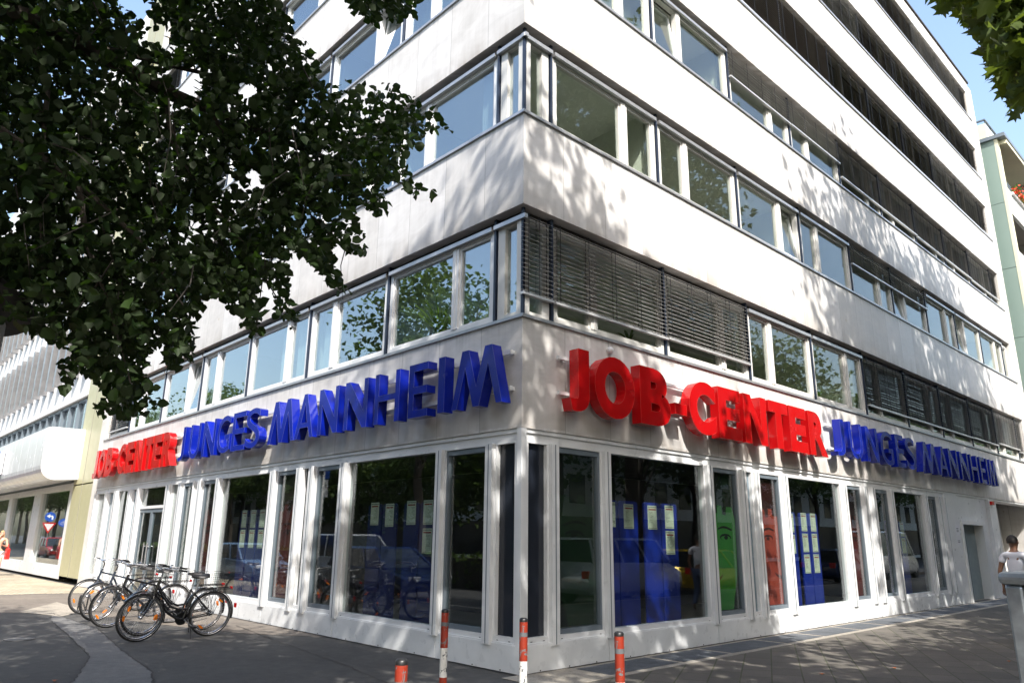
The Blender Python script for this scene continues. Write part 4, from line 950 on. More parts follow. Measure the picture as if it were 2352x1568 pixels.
# the linden whose boughs hang into the top left
OUT = [(-500, -500), (960, -420), (975, -60), (968, 8), (945, 45), (905, 62), (880, 30), (862, 68), (835, 48), (800, 30), (790, -30), (640, -30), (640, 22), (668, 60), (672, 96), (704, 108), (738, 145), (735, 176), (760, 196), (832, 204), (880, 198), (926, 214), (962, 236), (968, 262), (1005, 272), (1036, 292), (1036, 314), (990, 318), (965, 336), (930, 372), (938, 404), (976, 425), (1005, 462), (986, 472), (938, 452), (905, 422), (872, 432), (892, 478), (874, 512), (838, 484), (808, 478), (812, 520), (842, 560), (846, 596), (806, 596), (778, 560), (762, 590), (768, 640), (800, 672), (792, 692), (752, 668), (720, 610), (668, 580), (655, 640), (672, 700), (690, 748), (668, 776), (632, 720), (606, 640), (592, 700), (604, 752), (586, 792), (548, 760), (520, 700), (478, 690), (440, 742), (452, 812), (420, 858), (388, 850), (372, 800), (342, 812), (330, 862), (352, 905), (372, 945), (350, 958), (318, 936), (332, 968), (300, 976), (262, 962), (222, 972), (216, 938), (262, 902), (182, 862), (150, 906), (134, 880), (150, 842), (172, 812), (110, 792), (62, 770), (30, 752), (-60, 740), (-600, 700)]
HOLES = [[(268, -30), (340, -30), (345, 22), (338, 52), (355, 72), (392, 66), (408, 90), (372, 128), (350, 100), (316, 62), (278, 30)], [(392, 150), (440, 160), (472, 190), (452, 226), (420, 246), (398, 208)], [(545, 190), (590, 205), (578, 250), (540, 236)], [(486, 400), (530, 408), (560, 436), (520, 452), (490, 430)], [(20, 480), (50, 470), (52, 540), (26, 552)], [(170, 445), (200, 460), (190, 492), (165, 480)], [(440, 520), (470, 512), (476, 548), (446, 560)], [(560, 420), (590, 400), (600, 440), (570, 455)]]
LT = thing('linden_tree', 'dark linden tree with its leafy boughs hanging into the top left of the view', 'tree', (2.6, -8.15, 0)); lb = LT.location.copy()
r = random.Random(11)
def at(px, py, d):
    v = ray(px, py); return CAM + v * (d / math.hypot(v.x, v.y))
def bough(px, py): return inpoly(px, py, OUT) and not any(inpoly(px, py, H) for H in HOLES)
pts = []
for _ in range(8300):
    x, y_ = r.uniform(-560, 1040), r.uniform(-460, 976)
    if not bough(x, y_): continue
    edge = min(1, max(0, (700 - x) / 700)); d = r.uniform(4.6 + .4 * (1 - edge), 6.2 + 1.8 * edge)
    if x < -30 or y_ < -30:
        if r.random() < .45: continue
    c = at(x, y_, d); tip = Vector((r.gauss(0, .2), r.gauss(0, .2), -r.uniform(.1, .35)))
    for k in range(9):
        q = c + tip * (k / 9) + Vector((r.gauss(0, .09), r.gauss(0, .09), r.gauss(0, .07)))
        s = seen(q)
        if s is None or bough(s[0], s[1] + 14): pts.append(q - lb)
up = crown_points((3.3, -8.0, 8.4), 4.2, 3.3, 620, 16, .34, 5, lambda p: in_frame(p, 60) or (Vector(p) - CAM).length < 2.2)
print('linden leaves', len(pts), len(up))
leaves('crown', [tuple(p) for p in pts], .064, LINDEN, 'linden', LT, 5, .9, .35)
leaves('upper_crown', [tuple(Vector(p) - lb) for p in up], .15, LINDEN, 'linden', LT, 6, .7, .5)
b = MB(); b.tube([(0, 0, -.05), (0, 0, .3), (.05, .03, 2.2), (.0, .1, 4.3), (.4, .2, 6.4), (.7, .2, 9.4)], [.34, .26, .22, .19, .13, .05], 12)
def limb(line, r0, r1, start=None):
    P = [at(*q) - lb for q in line]
    if start is not None: P = [Vector(start)] + P
    b.tube(P, [r0 + (r1 - r0) * i / (len(P) - 1) for i in range(len(P))], 8)
limb([(-260, -40, 4.9), (60, 40, 5.3), (220, 117, 5.5), (370, 205, 5.6), (476, 249, 5.7), (568, 289, 5.8), (700, 345, 5.9), (860, 400, 6.0), (950, 430, 6.1)], .085, .006, (.0, .1, 4.3))
limb([(220, 117, 5.5), (264, 117, 5.6), (421, 158, 5.8), (550, 187, 6.0), (720, 210, 6.1)], .032, .005)
limb([(-300, 200, 4.6), (0, 300, 4.9), (180, 420, 5.0), (330, 560, 5.1), (420, 700, 5.2)], .05, .005, (.0, .1, 3.9))
limb([(370, 205, 5.6), (400, 330, 5.5), (470, 450, 5.5), (560, 560, 5.5), (640, 690, 5.5)], .025, .004)
limb([(180, 420, 5.0), (200, 560, 5.0), (250, 700, 5.1), (300, 880, 5.1)], .022, .004)
limb([(476, 249, 5.7), (560, 370, 5.6), (660, 440, 5.6), (780, 560, 5.6)], .022, .004)
limb([(60, 40, 5.3), (110, 200, 5.2), (90, 420, 5.1), (100, 680, 5.1)], .025, .004)
limb([(-200, -300, 5.2), (300, -200, 5.5), (700, -60, 5.9), (880, 20, 6.0)], .06, .005, (.4, .2, 5.4))
b.build('trunk', 'bark', LT, True)
# twigs
b = MB()
for _ in range(150):
    x, y_ = r.uniform(0, 980), r.uniform(0, 900)
    if not bough(x, y_): continue
    p = at(x, y_, r.uniform(4.6, 6.2)) - lb; q = p + Vector((r.gauss(0, .2), r.gauss(0, .2), -r.uniform(.15, .6)))
    b.tube([p, p.lerp(q, .5) + Vector((r.gauss(0, .04), r.gauss(0, .04), .03)), q], [.006, .004, .002], 4) if bough(*seen(q + lb)) else None
b.build('twigs', 'twig', LT)['kind'] = 'stuff'

def rejf(p): return in_frame(p, 20)
tree('linden_tree', 'second linden along the kerb on the left street, outside the picture edge', (-1.7, -7.0, 0), 3.4, (-3.6, -8.9, 7.4), 3.0, 3.0, 380, 14, .17, 'linden', LINDEN, 21, .18, None, rejf)
# plane tree reaching into the top right
PT = thing('plane_tree', 'plane tree whose lit maple-like leaves reach into the top right corner', 'tree', (9.9, 1.2, 0)); pb = PT.location.copy()
POUT = [(2128, -60), (2150, 2), (2170, 26), (2196, 38), (2226, 44), (2220, 62), (2244, 68), (2262, 92), (2256, 118), (2276, 136), (2284, 162), (2300, 190), (2306, 214), (2322, 232), (2336, 258), (2350, 262), (2368, 230), (2480, 300), (2480, -260), (2100, -260)]
pts = []; r = random.Random(4)
for _ in range(1500):
    x, y_ = r.uniform(2090, 2490), r.uniform(-260, 320)
    if not inpoly(x, y_, POUT): continue
    c = at(x, y_, r.uniform(7.4, 9.6))
    for k in range(7):
        q = c + Vector((r.gauss(0, .22), r.gauss(0, .22), r.gauss(0, .2))); s = seen(q)
        if s is None or inpoly(s[0], s[1] + 4, POUT): pts.append(q - pb)
up = crown_points((7.6, -4.0, 12.4), 3.15, 4.2, 500, 14, .36, 9, lambda p: in_frame(p, 10))
print('plane leaves', len(pts), len(up))
leaves('crown', [tuple(p) for p in pts], .15, PLANE, 'plane', PT, 9, .5, .5); leaves('upper_crown', [tuple(Vector(p) - pb) for p in up], .2, PLANE, 'plane', PT, 10)
b = MB(); b.tube([(0, 0, -.05), (0, 0, .3), (0, 0, 3), (-.3, -.6, 5.5), (-1.2, -2.2, 8.5), (-2, -3.4, 13)], [.36, .27, .24, .2, .14, .04], 12)
b.tube([(0, -.1, 4), (-1.6, .3, 6.2), (-3.2, .6, 7.4)], [.11, .07, .02], 8); b.tube([(-.3, -.6, 5.5), (-1.5, -.2, 8), (-3.4, .8, 9)], [.10, .06, .02], 8); b.tube([(-1.2, -2.2, 8.5), (.5, -4.5, 11.5)], [.08, .03], 8)
b.build('trunk', 'bark', PT, True)
tree('plane_tree', 'tall plane tree further along the right street, shading the fourth bay', (9.9, 9.2, 0), 6.5, (8.6, 9.3, 15.6), 3.7, 4.4, 560, 14, .24, 'tree2', PLANE, 31, .24, 'street trees reflected in the glass', rejf)
tree('plane_tree', 'tall plane tree beside the white delivery van on the right street', (9.9, 15.4, 0), 6.5, (8.6, 15.2, 14.6), 3.7, 4.6, 560, 14, .24, 'tree2', PLANE, 32, .24, 'street trees reflected in the glass', rejf)
for i, (y_, z, rr) in enumerate(((-1.5, 7.0, 2.4), (2.6, 6.6, 2.5), (6.8, 6.7, 2.6), (11.4, 8.0, 2.9), (16.0, 7.9, 2.9), (21.0, 8.2, 3.2), (27, 8.5, 3.6))):
    tree('street_tree', ['young street tree nearest the corner on the right street', 'young street tree opposite the red letters', 'young street tree opposite the green poster', 'street tree opposite the far shop windows', 'street tree opposite the blue letters', 'street tree opposite the grey door', 'street tree opposite the passage'][i], (10.0, y_, 0), 3.0, (9.8, y_, z), rr, 2.0 if i < 5 else 3.0, 330, 14, .2, 'tree2', PLANE, 40 + i, .13, 'street trees reflected in the glass', rejf)
H = thing('hedge', 'clipped green hedge along the middle of the left street', 'hedge', (-40, -11.2, 0))
hp = [(rnd.uniform(-38, 38), rnd.uniform(-.55, .55), rnd.uniform(-.1, 1.05)) for _ in range(9000)]
leaves('foliage', hp, .16, LINDEN, 'tree2', H, 77, .2, .4); b = MB(); b.box(-38, 38, -.4, .4, -.15, .9); b.build('branches', 'twig', H)
def far_copy(src, spots, label, group):
    for k, (x, y_, a, sc_) in enumerate(spots):
        c = dup_tree(src); c.location = (x, y_, 0); c.rotation_euler = (0, 0, a); c.scale = (sc_,) * 3; c['label'] = label; c['group'] = group
TALL = tree('linden_tree', 'tall linden across the left street whose crown shows in the first-floor glass', (-19.5, -12.6, 0), 4.0, (-19.5, -12.6, 9.6), 3.7, 4.6, 520, 15, .22, 'tree2', LINDEN, 55, .22)
far_copy(TALL, [(-49 - 6.4 * k, -15.5 - 2.2 * (k % 3), k * 1.3, .85 + .12 * (k % 3)) for k in range(16)], 'leafy tree far down the left street', 'trees far down the left street')
far_copy(TALL, [(-54 - 7.0 * k, -25.5 - 2 * (k % 2), k * 2.1, 1.0 + .12 * (k % 2)) for k in range(14)], 'leafy tree far down the left street', 'trees far down the left street')
far_copy(TALL, [(19 + (k % 2), 50 + 8.5 * k, k * 1.7, .95 + .1 * (k % 2)) for k in range(7)], 'leafy tree far down the right street', 'trees far down the right street')
for i in range(8):
    x = -46 + i * 7.2 + rnd.uniform(-1, 1); y_ = -22.5 + rnd.uniform(-1.5, 1.5); hh = rnd.uniform(6.0, 7.4)
    tree('street_tree', 'bushy green street tree across the left street, mirrored in the shop windows', (x, y_, 0), 2.6, (x, y_, hh), 4.3, 3.9, 330, 12, .34, 'tree2', PLANE, 60 + i, .2, 'trees across the left street', None, .5)

for i in range(7):
    tree('street_tree', 'tall leafy tree across the right street, mirrored in the upper windows', (18.8 + rnd.uniform(-.6, .6), -4 + i * 7.4 + rnd.uniform(-1, 1), 0), 3.2, (18.8, -4 + i * 7.4, 9.2 + rnd.uniform(-1, 1)), 3.7, 5.4, 420, 13, .34, 'tree2', PLANE, 80 + i, .24, 'trees across the right street', None, .5)
# ------------------------------------------------------------------ buildings across the streets (seen in the glass)
def far_block(x0, x1, y0, y1, h, face, wallmat, lab, vert=False):
    T = thing('city_building', lab, 'building', ((x0 + x1) / 2, (y0 + y1) / 2, 0)); bb = T.location.copy()
    b = MB(); b.box(x0, x1, y0, y1, 0, h); b.v = [tuple(Vector(v) - bb) for v in b.v]; b.build('wall', wallmat, T)
    n = int(((y1 - y0) if face in '-x' and face == 'x' else (x1 - x0)) / 3.2)
    b = MB()
    if face == 'x':
        n = int((y1 - y0) / (2.4 if vert else 3.0))
        for k in range(n):
            p = y0 + 1 + k * (2.4 if vert else 3.0)
            if vert: b.box(x0 - .03, x0 + .1, p, p + 1.1, 3.5, h - 1)
            else:
                for z in np.arange(3.8, h - 2, 3.2): b.box(x0 - .03, x0 + .1, p, p + 1.5, z, z + 1.8)
    else:
        n = int((x1 - x0) / 3.0)
        for k in range(n):
            p = x0 + 1 + k * 3.0
            for z in np.arange(3.8, h - 2, 3.2): b.box(p, p + 1.5, y1 - .1, y1 + .03, z, z + 1.8)
    b.v = [tuple(Vector(v) - bb) for v in b.v]; b.build('window_strip', 'darkglass', T)
    b = MB()
    if face == 'x': b.box(x0 - .02, x0 + .1, y0 + .5, y1 - .5, .3, 3.0)
    else: b.box(x0 + .5, x1 - .5, y1 - .1, y1 + .02, .3, 3.0)
    b.v = [tuple(Vector(v) - bb) for v in b.v]; b.build('shop_front', 'dark', T)
    return T
far_block(24.5, 36, -14, 14, 14.5, 'x', 'render', 'concrete block with tall dark window strips across the right street', True)
far_block(24.5, 36, 15, 120, 13, 'x', 'wallwhite', 'white office block across the right street')
far_block(-75, -38, -46, -34, 14, 'y', 'wallwhite', 'white block far across the left street')
far_block(-170, -76, -46, -32, 13, 'y', 'render', 'long grey block at the far end of the left street')
far_block(-37, -8, -46, -33, 12, 'y', 'cream', 'cream block across the left street')
far_block(-7, 12, -46, -34, 15, 'y', 'render', 'grey block across the left street')

# ------------------------------------------------------------------ parked cars (mirrored in the shop glass)
def make_car(lab, paintmat, L_=4.4, Wd=1.78, H=1.46, kind='estate', group='cars parked along the kerbs'):
    T = thing('parked_car', lab, 'car', (0, 0, 0), 0, group)
    hood = {'estate': .95, 'van': .62, 'suv': .9}[kind]; zb = {'estate': .92, 'van': 1.15, 'suv': 1.05}[kind]
    hw = Wd / 2; x0, x1 = -L_ / 2, L_ / 2
    sec = [(x0, .42, .78, .82), (x0 + .12, .30, zb, .93), (x0 + .8, .24, zb + .02, 1), (0, .22, zb, 1), (x1 - hood - .25, .24, zb - .02, 1), (x1 - .45, .26, zb - .17, .96), (x1 - .1, .32, zb - .30, .88), (x1, .42, .60, .78)]
    b = MB(); rows = []
    for x, z0, z1, f in sec:
        w_ = hw * f; rows.append([(x, -w_ * .9, z0), (x, -w_, z0 + .12), (x, -w_, (z0 + z1) / 2), (x, -w_ * .97, z1 - .05), (x, -w_ * .86, z1), (x, w_ * .86, z1), (x, w_ * .97, z1 - .05), (x, w_, (z0 + z1) / 2), (x, w_, z0 + .12), (x, w_ * .9, z0)])
    vs = [p for r_ in rows for p in r_]; fs = []; m_ = 10
    for i in range(len(rows) - 1):
        for k in range(m_): k2 = (k + 1) % m_; fs.append((i * m_ + k, i * m_ + k2, (i + 1) * m_ + k2, (i + 1) * m_ + k))
    fs.append(tuple(range(m_))[::-1]); fs.append(tuple((len(rows) - 1) * m_ + k for k in range(m_))); b.add(vs, fs)
    b.build('body', paintmat, T, True, .02)
    rt = H; xr0 = x0 + (.35 if kind != 'van' else .12); xr1 = x1 - hood - (.95 if kind != 'van' else .65)
    bel0, bel1 = x0 + .12, x1 - hood - .15; w0, w1 = hw * .93, hw * .76
    def gh(a0, a1, r0, r1, z0, z1, f0, f1): return [(a0, -f0, z0), (a1, -f0, z0), (a1, f0, z0), (a0, f0, z0), (r0, -f1, z1), (r1, -f1, z1), (r1, f1, z1), (r0, f1, z1)]
    b = MB(); b.hexa(gh(bel0, bel1, xr0, xr1, zb - .03, rt - .06, w0, w1)); b.build('glasshouse', 'carglass', T)
    b = MB(); b.hexa(gh(xr0 - .02, xr1 + .02, xr0 + .08, xr1 - .1, rt - .061, rt, w1 + .015, w1 - .08))
    for sgn in (-1, 1):
        for t in (0.0, .36, .68, 1.0):
            xa = bel0 + (bel1 - bel0) * t; xb = xr0 + (xr1 - xr0) * t; q = .045
            b.tube([(xa, sgn * (w0 + .004), zb - .03), (xb, sgn * (w1 + .004), rt - .05)], q, 4)
    b.build('roof', paintmat, T, False, .015)
    for sx in (x0 + .85, x1 - .82):
        for sgn in (-1, 1):
            b = MB(); b.lathe((sx, sgn * (hw - .22), .32), [(.18, 0), (.31, 0), (.325, .03), (.325, .17), (.31, .2), (.2, .2)], 22, 0, (0, sgn, 0)); wh = b.build('wheel', 'tyre', T, True)
            b = MB(); b.lathe((sx, sgn * (hw - .02), .32), [(.2, -.05), (.2, .0), (.17, -.02), (.05, .0), (.0, .01)], 16, 0, (0, sgn, 0)); b.build('rim', 'silver', wh, True)
    for sgn in (-1, 1):
        b = MB(); b.box(x1 - .12, x1 + .005, sgn * hw * .62 - .17, sgn * hw * .62 + .17, .58, .70); b.build('headlight', 'headlamp', T, False, .02)
        b = MB(); b.box(x0 - .01, x0 + .1, sgn * hw * .68 - .12, sgn * hw * .68 + .12, .72, .92); b.build('tail_light', 'redlamp', T, False, .01)
        b = MB(); b.lathe((bel1 - .1, sgn * (hw + .08), zb + .04), [(.02, -.05), (.08, -.02), (.07, .05), (.0, .06)], 10); b.build('wing_mirror', 'black', T, True)
    return T
def paintm(n, c): M[n] = paint(n, c, .22, .3, .04, 1, 0, .6)
paintm('car_blue', (.015, .03, .10)); paintm('car_silver', (.45, .47, .5)); paintm('car_white', (.75, .76, .78)); paintm('car_bluesilver', (.16, .24, .36)); paintm('car_red', (.4, .02, .02)); paintm('car_black', (.012, .012, .014)); paintm('car_yellow', (.62, .42, .02))
cars = [('dark blue estate car parked by the kerb on the left street', 'car_blue', 'estate', -12.5, -6.3, 0), ('silver off-road car parked behind the dark blue estate', 'car_silver', 'suv', -18.2, -8.7, 0), ('silver-blue hatchback parked at the end of the left street row', 'car_bluesilver', 'estate', -22.2, -6.3, 0),
        ('red hatchback parked down the left street', 'car_red', 'estate', -55, -6.5, 0), ('silver van-like car parked on the right street nearest the corner', 'car_silver', 'van', 6.5 + .75, 11.2, 90), ('yellow taxi estate parked on the right street', 'car_yellow', 'estate', 7.3, 16.2, 90), ('white delivery van parked on the right street', 'car_white', 'van', 8.3, 34.0, 90), ('dark blue saloon parked before the white van', 'car_blue', 'estate', 7.3, 26.6, 90)]
for lab, mt, kind, x, y_, rz in cars:
    c = make_car(lab, mt, 5.6 if 'van' in lab and mt == 'car_white' else 4.4, 1.8, {'estate': 1.47, 'suv': 1.85, 'van': 2.3 if mt == 'car_white' else 1.8}[kind], kind); c.location = (x, y_, -.15); c.rotation_euler = (0, 0, R(rz))

# ------------------------------------------------------------------ bollards
def bollard(x, y_, h, lab, rad, seed, lowred):
    T = thing('bollard', lab, 'bollard', (x * K, y_ * K, 0), rnd.uniform(0, 3), 'red and white bollards at the corner'); r_ = random.Random(seed)
    H = h * K; red0 = H * (.60 if not lowred else .58); z = H - .03
    b = MB(); b.lathe((0, 0, 0), [(rad, H - .034), (rad + .001, H - .015), (rad * .8, H - .004), (rad * .4, H)], 24); b.build('cap', 'black', T, True)
    def ringz(a, c, mat, nm): 
        b = MB(); b.lathe((0, 0, 0), [(rad, a), (rad, c)], 28); b.build(nm, mat, T, True)
    zc = H - .12
    ringz(zc, H - .0345, 'bred', 'red_band'); ringz(zc - .035, zc - .0005, 'bgrey', 'bare_band'); ringz(H * .62, zc - .0355, 'bred', 'red_band')
    ringz(H * .34, H * .62 - .0005, 'bwhite', 'white_band'); ringz(.0, H * .34 - .0005, 'bred', 'red_band')
    if lowred:   # grey repair patch
        b = MB(); ang = lowred; pv = []
        n = 18; rr = rad + .0012
        for i in range(n):
            t = 2 * math.pi * i / n; wob = 1 + .15 * math.sin(3 * t + seed); a = ang + .75 * math.cos(t) * wob; zz = H * .45 + .075 * math.sin(t) * wob; pv.append((rr * math.cos(a), rr * math.sin(a), zz))
        cv = (rr * 1.0 * math.cos(ang), rr * math.sin(ang), H * .45); b.add(pv + [cv], [(i, (i + 1) % n, n) for i in range(n)]); b.build('bare_patch', 'bgrey', T, recalc=False)
    return T
RB_ = .0365
bollard(.99, -2.05, 1.0, 'slim red and white bollard left of the building corner', RB_, 1, 0)
bollard(2.12, -2.0, 1.0, 'red and white bollard with a grey bare patch, in front of the building corner', RB_, 2, -.65)
bollard(3.36, -2.12, 1.0, 'red and white bollard in front of the first right window', RB_, 3, -.9)
bollard(3.39, -4.28, 1.0, 'bollard nearest the camera, only its red top in view', RB_, 4, 0)

# ------------------------------------------------------------------ galvanised stand at the right edge
gx, gy = 6.12 * K, -1.82 * K
T = thing('steel_stand', 'scuffed galvanised steel stand with a thick rounded top bar at the right edge', 'barrier', (gx, gy, 0), R(-10))
b = MB(); b.box(-.04, 1.3, -.12, .12, 1.385, 1.455); b.build('top_bar', 'galv', T, False, .028)
for x in (-.015, .085, 1.02, 1.12):
    b = MB(); b.box(x, x + .09, -.10, .10, 0, 1.383); b.build('post', 'galv', T, False, .014)
b = MB(); b.box(.175, 1.085, -.02, .02, .15, 1.35); b.build('panel', 'galv', T, False, .006)

# ------------------------------------------------------------------ advertising column at the left edge
cx_, cy_ = 1.43 * K, -6.98 * K
T = thing('advertising_column', 'round advertising column with a dark domed cap, cut by the left edge', 'advertising column', (cx_, cy_, 0))
b = MB(); b.lathe((0, 0, 0), [(.62, 0), (.62, .35), (.57, .36), (.57, 2.88)], 48); b.build('drum', 'render', T, True)
b = MB(); b.lathe((0, 0, 0), [(.57, 2.881), (.70, 2.885), (.72, 2.93), (.70, 3.0), (.55, 3.12), (.3, 3.2), (0, 3.22)], 48); b.build('cap', 'head', T, True)
b = MB(); b.lathe((0, 0, 0), [(.574, 1.2), (.574, 2.5)], 48); b.build('red_bill', 'redlamp', T, True)
b = MB(); b.lathe((0, 0, 0), [(.573, 2.505), (.573, 2.87)], 48); b.build('white_bill', 'wallwhite', T, True)

# ------------------------------------------------------------------ bicycles
def wheel(T, x, rad, seed, nm='wheel'):
    r_ = random.Random(seed); c = (x, 0, rad)
    b = MB(); b.torus(c, (0, 1, 0), rad - .021, .023, 56, 8); w_ = b.build(nm, 'tyre', T, True)
    b = MB(); b.torus(c, (0, 1, 0), rad - .046, .011, 56, 6); b.build('rim', 'chrome', w_, True)
    b = MB()
    for s in (-1, 1): b.torus((x, s * .0195, rad), (0, 1, 0), rad - .030, .0022, 56, 4)
    b.build('reflective_stripe', 'silver', w_)
    b = MB(); b.lathe((x, -.045, rad), [(.012, 0), (.022, .01), (.014, .02), (.014, .07), (.022, .08), (.012, .09)], 12, 0, (0, 1, 0)); b.build('hub', 'chrome', w_, True)
    b = MB(); a0 = r_.uniform(0, 1)
    for k in range(32):
        a = a0 + 2 * math.pi * k / 32; s = 1 if k % 2 else -1; a2 = a + (.5 if k % 4 < 2 else -.5)
        b.tube([(x + .02 * math.cos(a2), s * .03, rad + .02 * math.sin(a2)), (x + (rad - .05) * math.cos(a), 0, rad + (rad - .05) * math.sin(a))], .0011, 3, 0, False)
    b.build('spokes', 'silver', w_)
    for k in range(2):
        a = r_.uniform(0, 6.28) if k == 0 else a + math.pi; rr = rad - .11; ca, sa = math.cos(a), math.sin(a)
        b = MB(); P = []
        for t in range(12):
            q = 2 * math.pi * t / 12; u, v = .045 * math.cos(q), .017 * math.sin(q); P.append((x + ca * rr - sa * u + ca * v, rad + sa * rr + ca * u + sa * v))
        b.prism(P, lambda X_, Z_, d: (X_, d, Z_), -.012, .012); b.build('reflector', 'orange', w_)
    return w_
def bicycle(lab, loc, rz, lean=5, seed=1, basket=True, frame='bframe', step=True, bar='silver', guards=True, steer=0.1):
    T = thing('bicycle', lab, 'bicycle', loc, 0, 'bicycles parked in a row by the left facade'); T.rotation_euler = (R(-lean), 0, rz)
    rad = .352; xf, xr = .565, -.535
    wheel(T, xr, rad, seed); wheel(T, xf, rad, seed + 50)
    bb_ = (-.09, 0, .29); st = (-.23, 0, .70)
    b = MB()
    if step:
        b.tube([(.40, 0, .70), (.30, 0, .55), (.16, 0, .40), (.02, 0, .315), bb_], .021, 10); b.tube([(.375, 0, .80), (.28, 0, .66), (.14, 0, .50), (-.02, 0, .44), (-.145, 0, .45)], .017, 10)
    else:
        b.tube([(.40, 0, .70), bb_], .021, 10); b.tube([(.365, 0, .83), (-.22, 0, .68)], .017, 10)
    b.tube([bb_, st], .018, 10); b.tube([(.35, 0, .90), (.41, 0, .68)], .021, 10)
    for s in (-1, 1):
        b.tube([(-.09, s * .03, .29), (-.3, s * .045, .315), (xr, s * .062, rad)], .010, 8); b.tube([(-.22, s * .02, .68), (-.36, s * .05, .53), (xr, s * .062, rad)], .008, 8)
    b.lathe((-.09, -.04, .29), [(.024, 0), (.024, .08)], 12, 0, (0, 1, 0)); b.build('frame', frame, T, True)
    b = MB(); ca, sa = math.cos(steer), math.sin(steer)
    for s in (-1, 1): b.tube([(.415, s * .012, .67), (.43, s * .052, .62), (.50, s * .055, .45), (xf, s * .052, rad)], [.014, .013, .011, .008], 8)
    b.build('fork', frame, T, True)
    b = MB(); b.tube([(.345, 0, .91), (.325, 0, 1.0), (.37, 0, 1.06)], .013, 8)
    def hb(x, y, z): return (.37 + (x - .37) * ca - y * sa, (x - .37) * sa + y * ca, z)
    b.tube([hb(.13, -.30, 1.07), hb(.27, -.27, 1.09), hb(.38, -.13, 1.10), hb(.385, 0, 1.065), hb(.38, .13, 1.10), hb(.27, .27, 1.09), hb(.13, .30, 1.07)], .011, 8)
    h_ = b.build('handlebar', bar, T, True)
    for s in (-1, 1):
        b = MB(); b.tube([hb(.09, s * .305, 1.065), hb(.22, s * .285, 1.085)], .016, 8); b.build('grip', 'black', h_, True)
        b = MB(); b.tube([hb(.29, s * .262, 1.085), hb(.22, s * .30, 1.045), hb(.15, s * .32, 1.03)], .006, 6); b.build('brake_lever', 'silver', h_)
        b = MB(); b.tube([hb(.28, s * .26, 1.09), hb(.44, s * .1, 1.03), (.46, s * .02, .85), (.42, 0, .70)], .0028, 4); b.build('brake_cable', 'black', h_)
    b = MB(); b.lathe(hb(.31, .2, 1.11), [(.022, 0), (.022, .015), (.01, .025)], 12); b.build('bell', 'chrome', h_, True)
    b = MB(); b.tube([st, (-.265, 0, .90)], .013, 8); b.build('seat_post', 'silver', T, True)
    b = MB(); outline = [(.0, .022), (.06, .03), (.12, .05), (.18, .085), (.24, .092), (.27, .07)]
    vs = []; fs = []; nn = 7
    for i, (x, hw_) in enumerate(outline):
        for k in range(nn):
            t = math.pi * k / (nn - 1); vs.append((-.14 - x, hw_ * math.cos(t), .945 + .028 * math.sin(t) + (.018 if i > 3 else 0) - .03 * (1 - math.sin(t)) * (1 if i else .5)))
    for i in range(len(outline) - 1):
        for k in range(nn - 1): fs.append((i * nn + k, i * nn + k + 1, (i + 1) * nn + k + 1, (i + 1) * nn + k))
        fs.append((i * nn, (i + 1) * nn, (i + 1) * nn + nn - 1, i * nn + nn - 1))
    fs.append(tuple(range(nn))); fs.append(tuple((len(outline) - 1) * nn + k for k in range(nn))); b.add(vs, fs); b.build('saddle', 'saddle', T, True)
    if guards:
        b = MB(); b.torus((xr, 0, rad), (0, 1, 0), rad + .014, .024, 30, 6, 0, R(-195), R(5), .25); b.build('mudguard', frame, T, True)
        b = MB(); b.torus((xf, 0, rad), (0, 1, 0), rad + .014, .024, 24, 6, 0, R(-195), R(-45), .25); b.build('mudguard', frame, T, True)
    b = MB()
    for s in (-1, 1):
        b.tube([(-.24, s * .06, .745), (-.80, s * .065, .745)], .005, 6)
        for xx in (-.42, -.55, -.68): b.tube([(xx, s * .065, .745), (xr - .01, s * .07, rad)], .0038, 5)
    for xx in (-.26, -.4, -.55, -.7, -.80): b.tube([(xx, -.065, .745), (xx, .065, .745)], .004, 5)
    b.tube([(-.30, 0, .76), (-.78, 0, .76)], .005, 5); b.build('luggage_rack', 'black', T)
    if basket:
        b = MB(); z0, z1 = .755, .96
        for z, e in ((z0, 0), (z0 + .07, .012), (z0 + .14, .024), (z1, .036)):
            P = [(-.38 + e, -.13 - e, z), (-.78 - e, -.13 - e, z), (-.78 - e, .13 + e, z), (-.38 + e, .13 + e, z), (-.38 + e, -.13 - e, z)]; b.tube(P, .0022 if z < z1 else .004, 4)
        for k in range(12):
            x = -.39 - k * .0345
            for s in (-1, 1): b.tube([(x, s * .13, z0), (x - (.036 * (k - 6) / 6), s * .166, z1)], .0018, 4)
            b.tube([(x, -.13, z0), (x, .13, z0)], .0018, 4)
        for k in range(8):
            y = -.12 + k * .034; b.tube([(-.38, y, z0), (-.345, y * 1.25, z1)], .0018, 4); b.tube([(-.78, y, z0), (-.815, y * 1.25, z1)], .0018, 4)
        b.build('basket', 'black', T)
    b = MB(); b.lathe((-.09, -.055, .29), [(.095, 0), (.095, .004), (.07, .004), (.02, .006)], 28, 0, (0, 1, 0)); b.torus((-.09, -.053, .29), (0, 1, 0), .095, .005, 28, 4)
    b.tube([(-.09, -.053, .385), (xr, -.053, rad + .04)], .004, 4); b.tube([(-.09, -.053, .195), (xr + .02, -.053, rad - .08)], .004, 4); b.lathe((xr, -.06, rad), [(.045, 0), (.045, .02)], 16, 0, (0, 1, 0)); dt = b.build('chainset', 'black', T)
    for s, a in ((1, R(-38)), (-1, R(142))):
        ex, ez = -.09 - .17 * math.cos(a) * 1, .29 + .17 * math.sin(a)
        b = MB(); b.tube([(-.09, s * .065, .29), (ex, s * .085, ez)], .009, 6); b.build('crank', 'silver', dt)
        b = MB(); b.box(ex - .045, ex + .045, s * .14 - .045, s * .14 + .045, ez - .013, ez + .013); b.build('pedal', 'black', dt, False, .004)
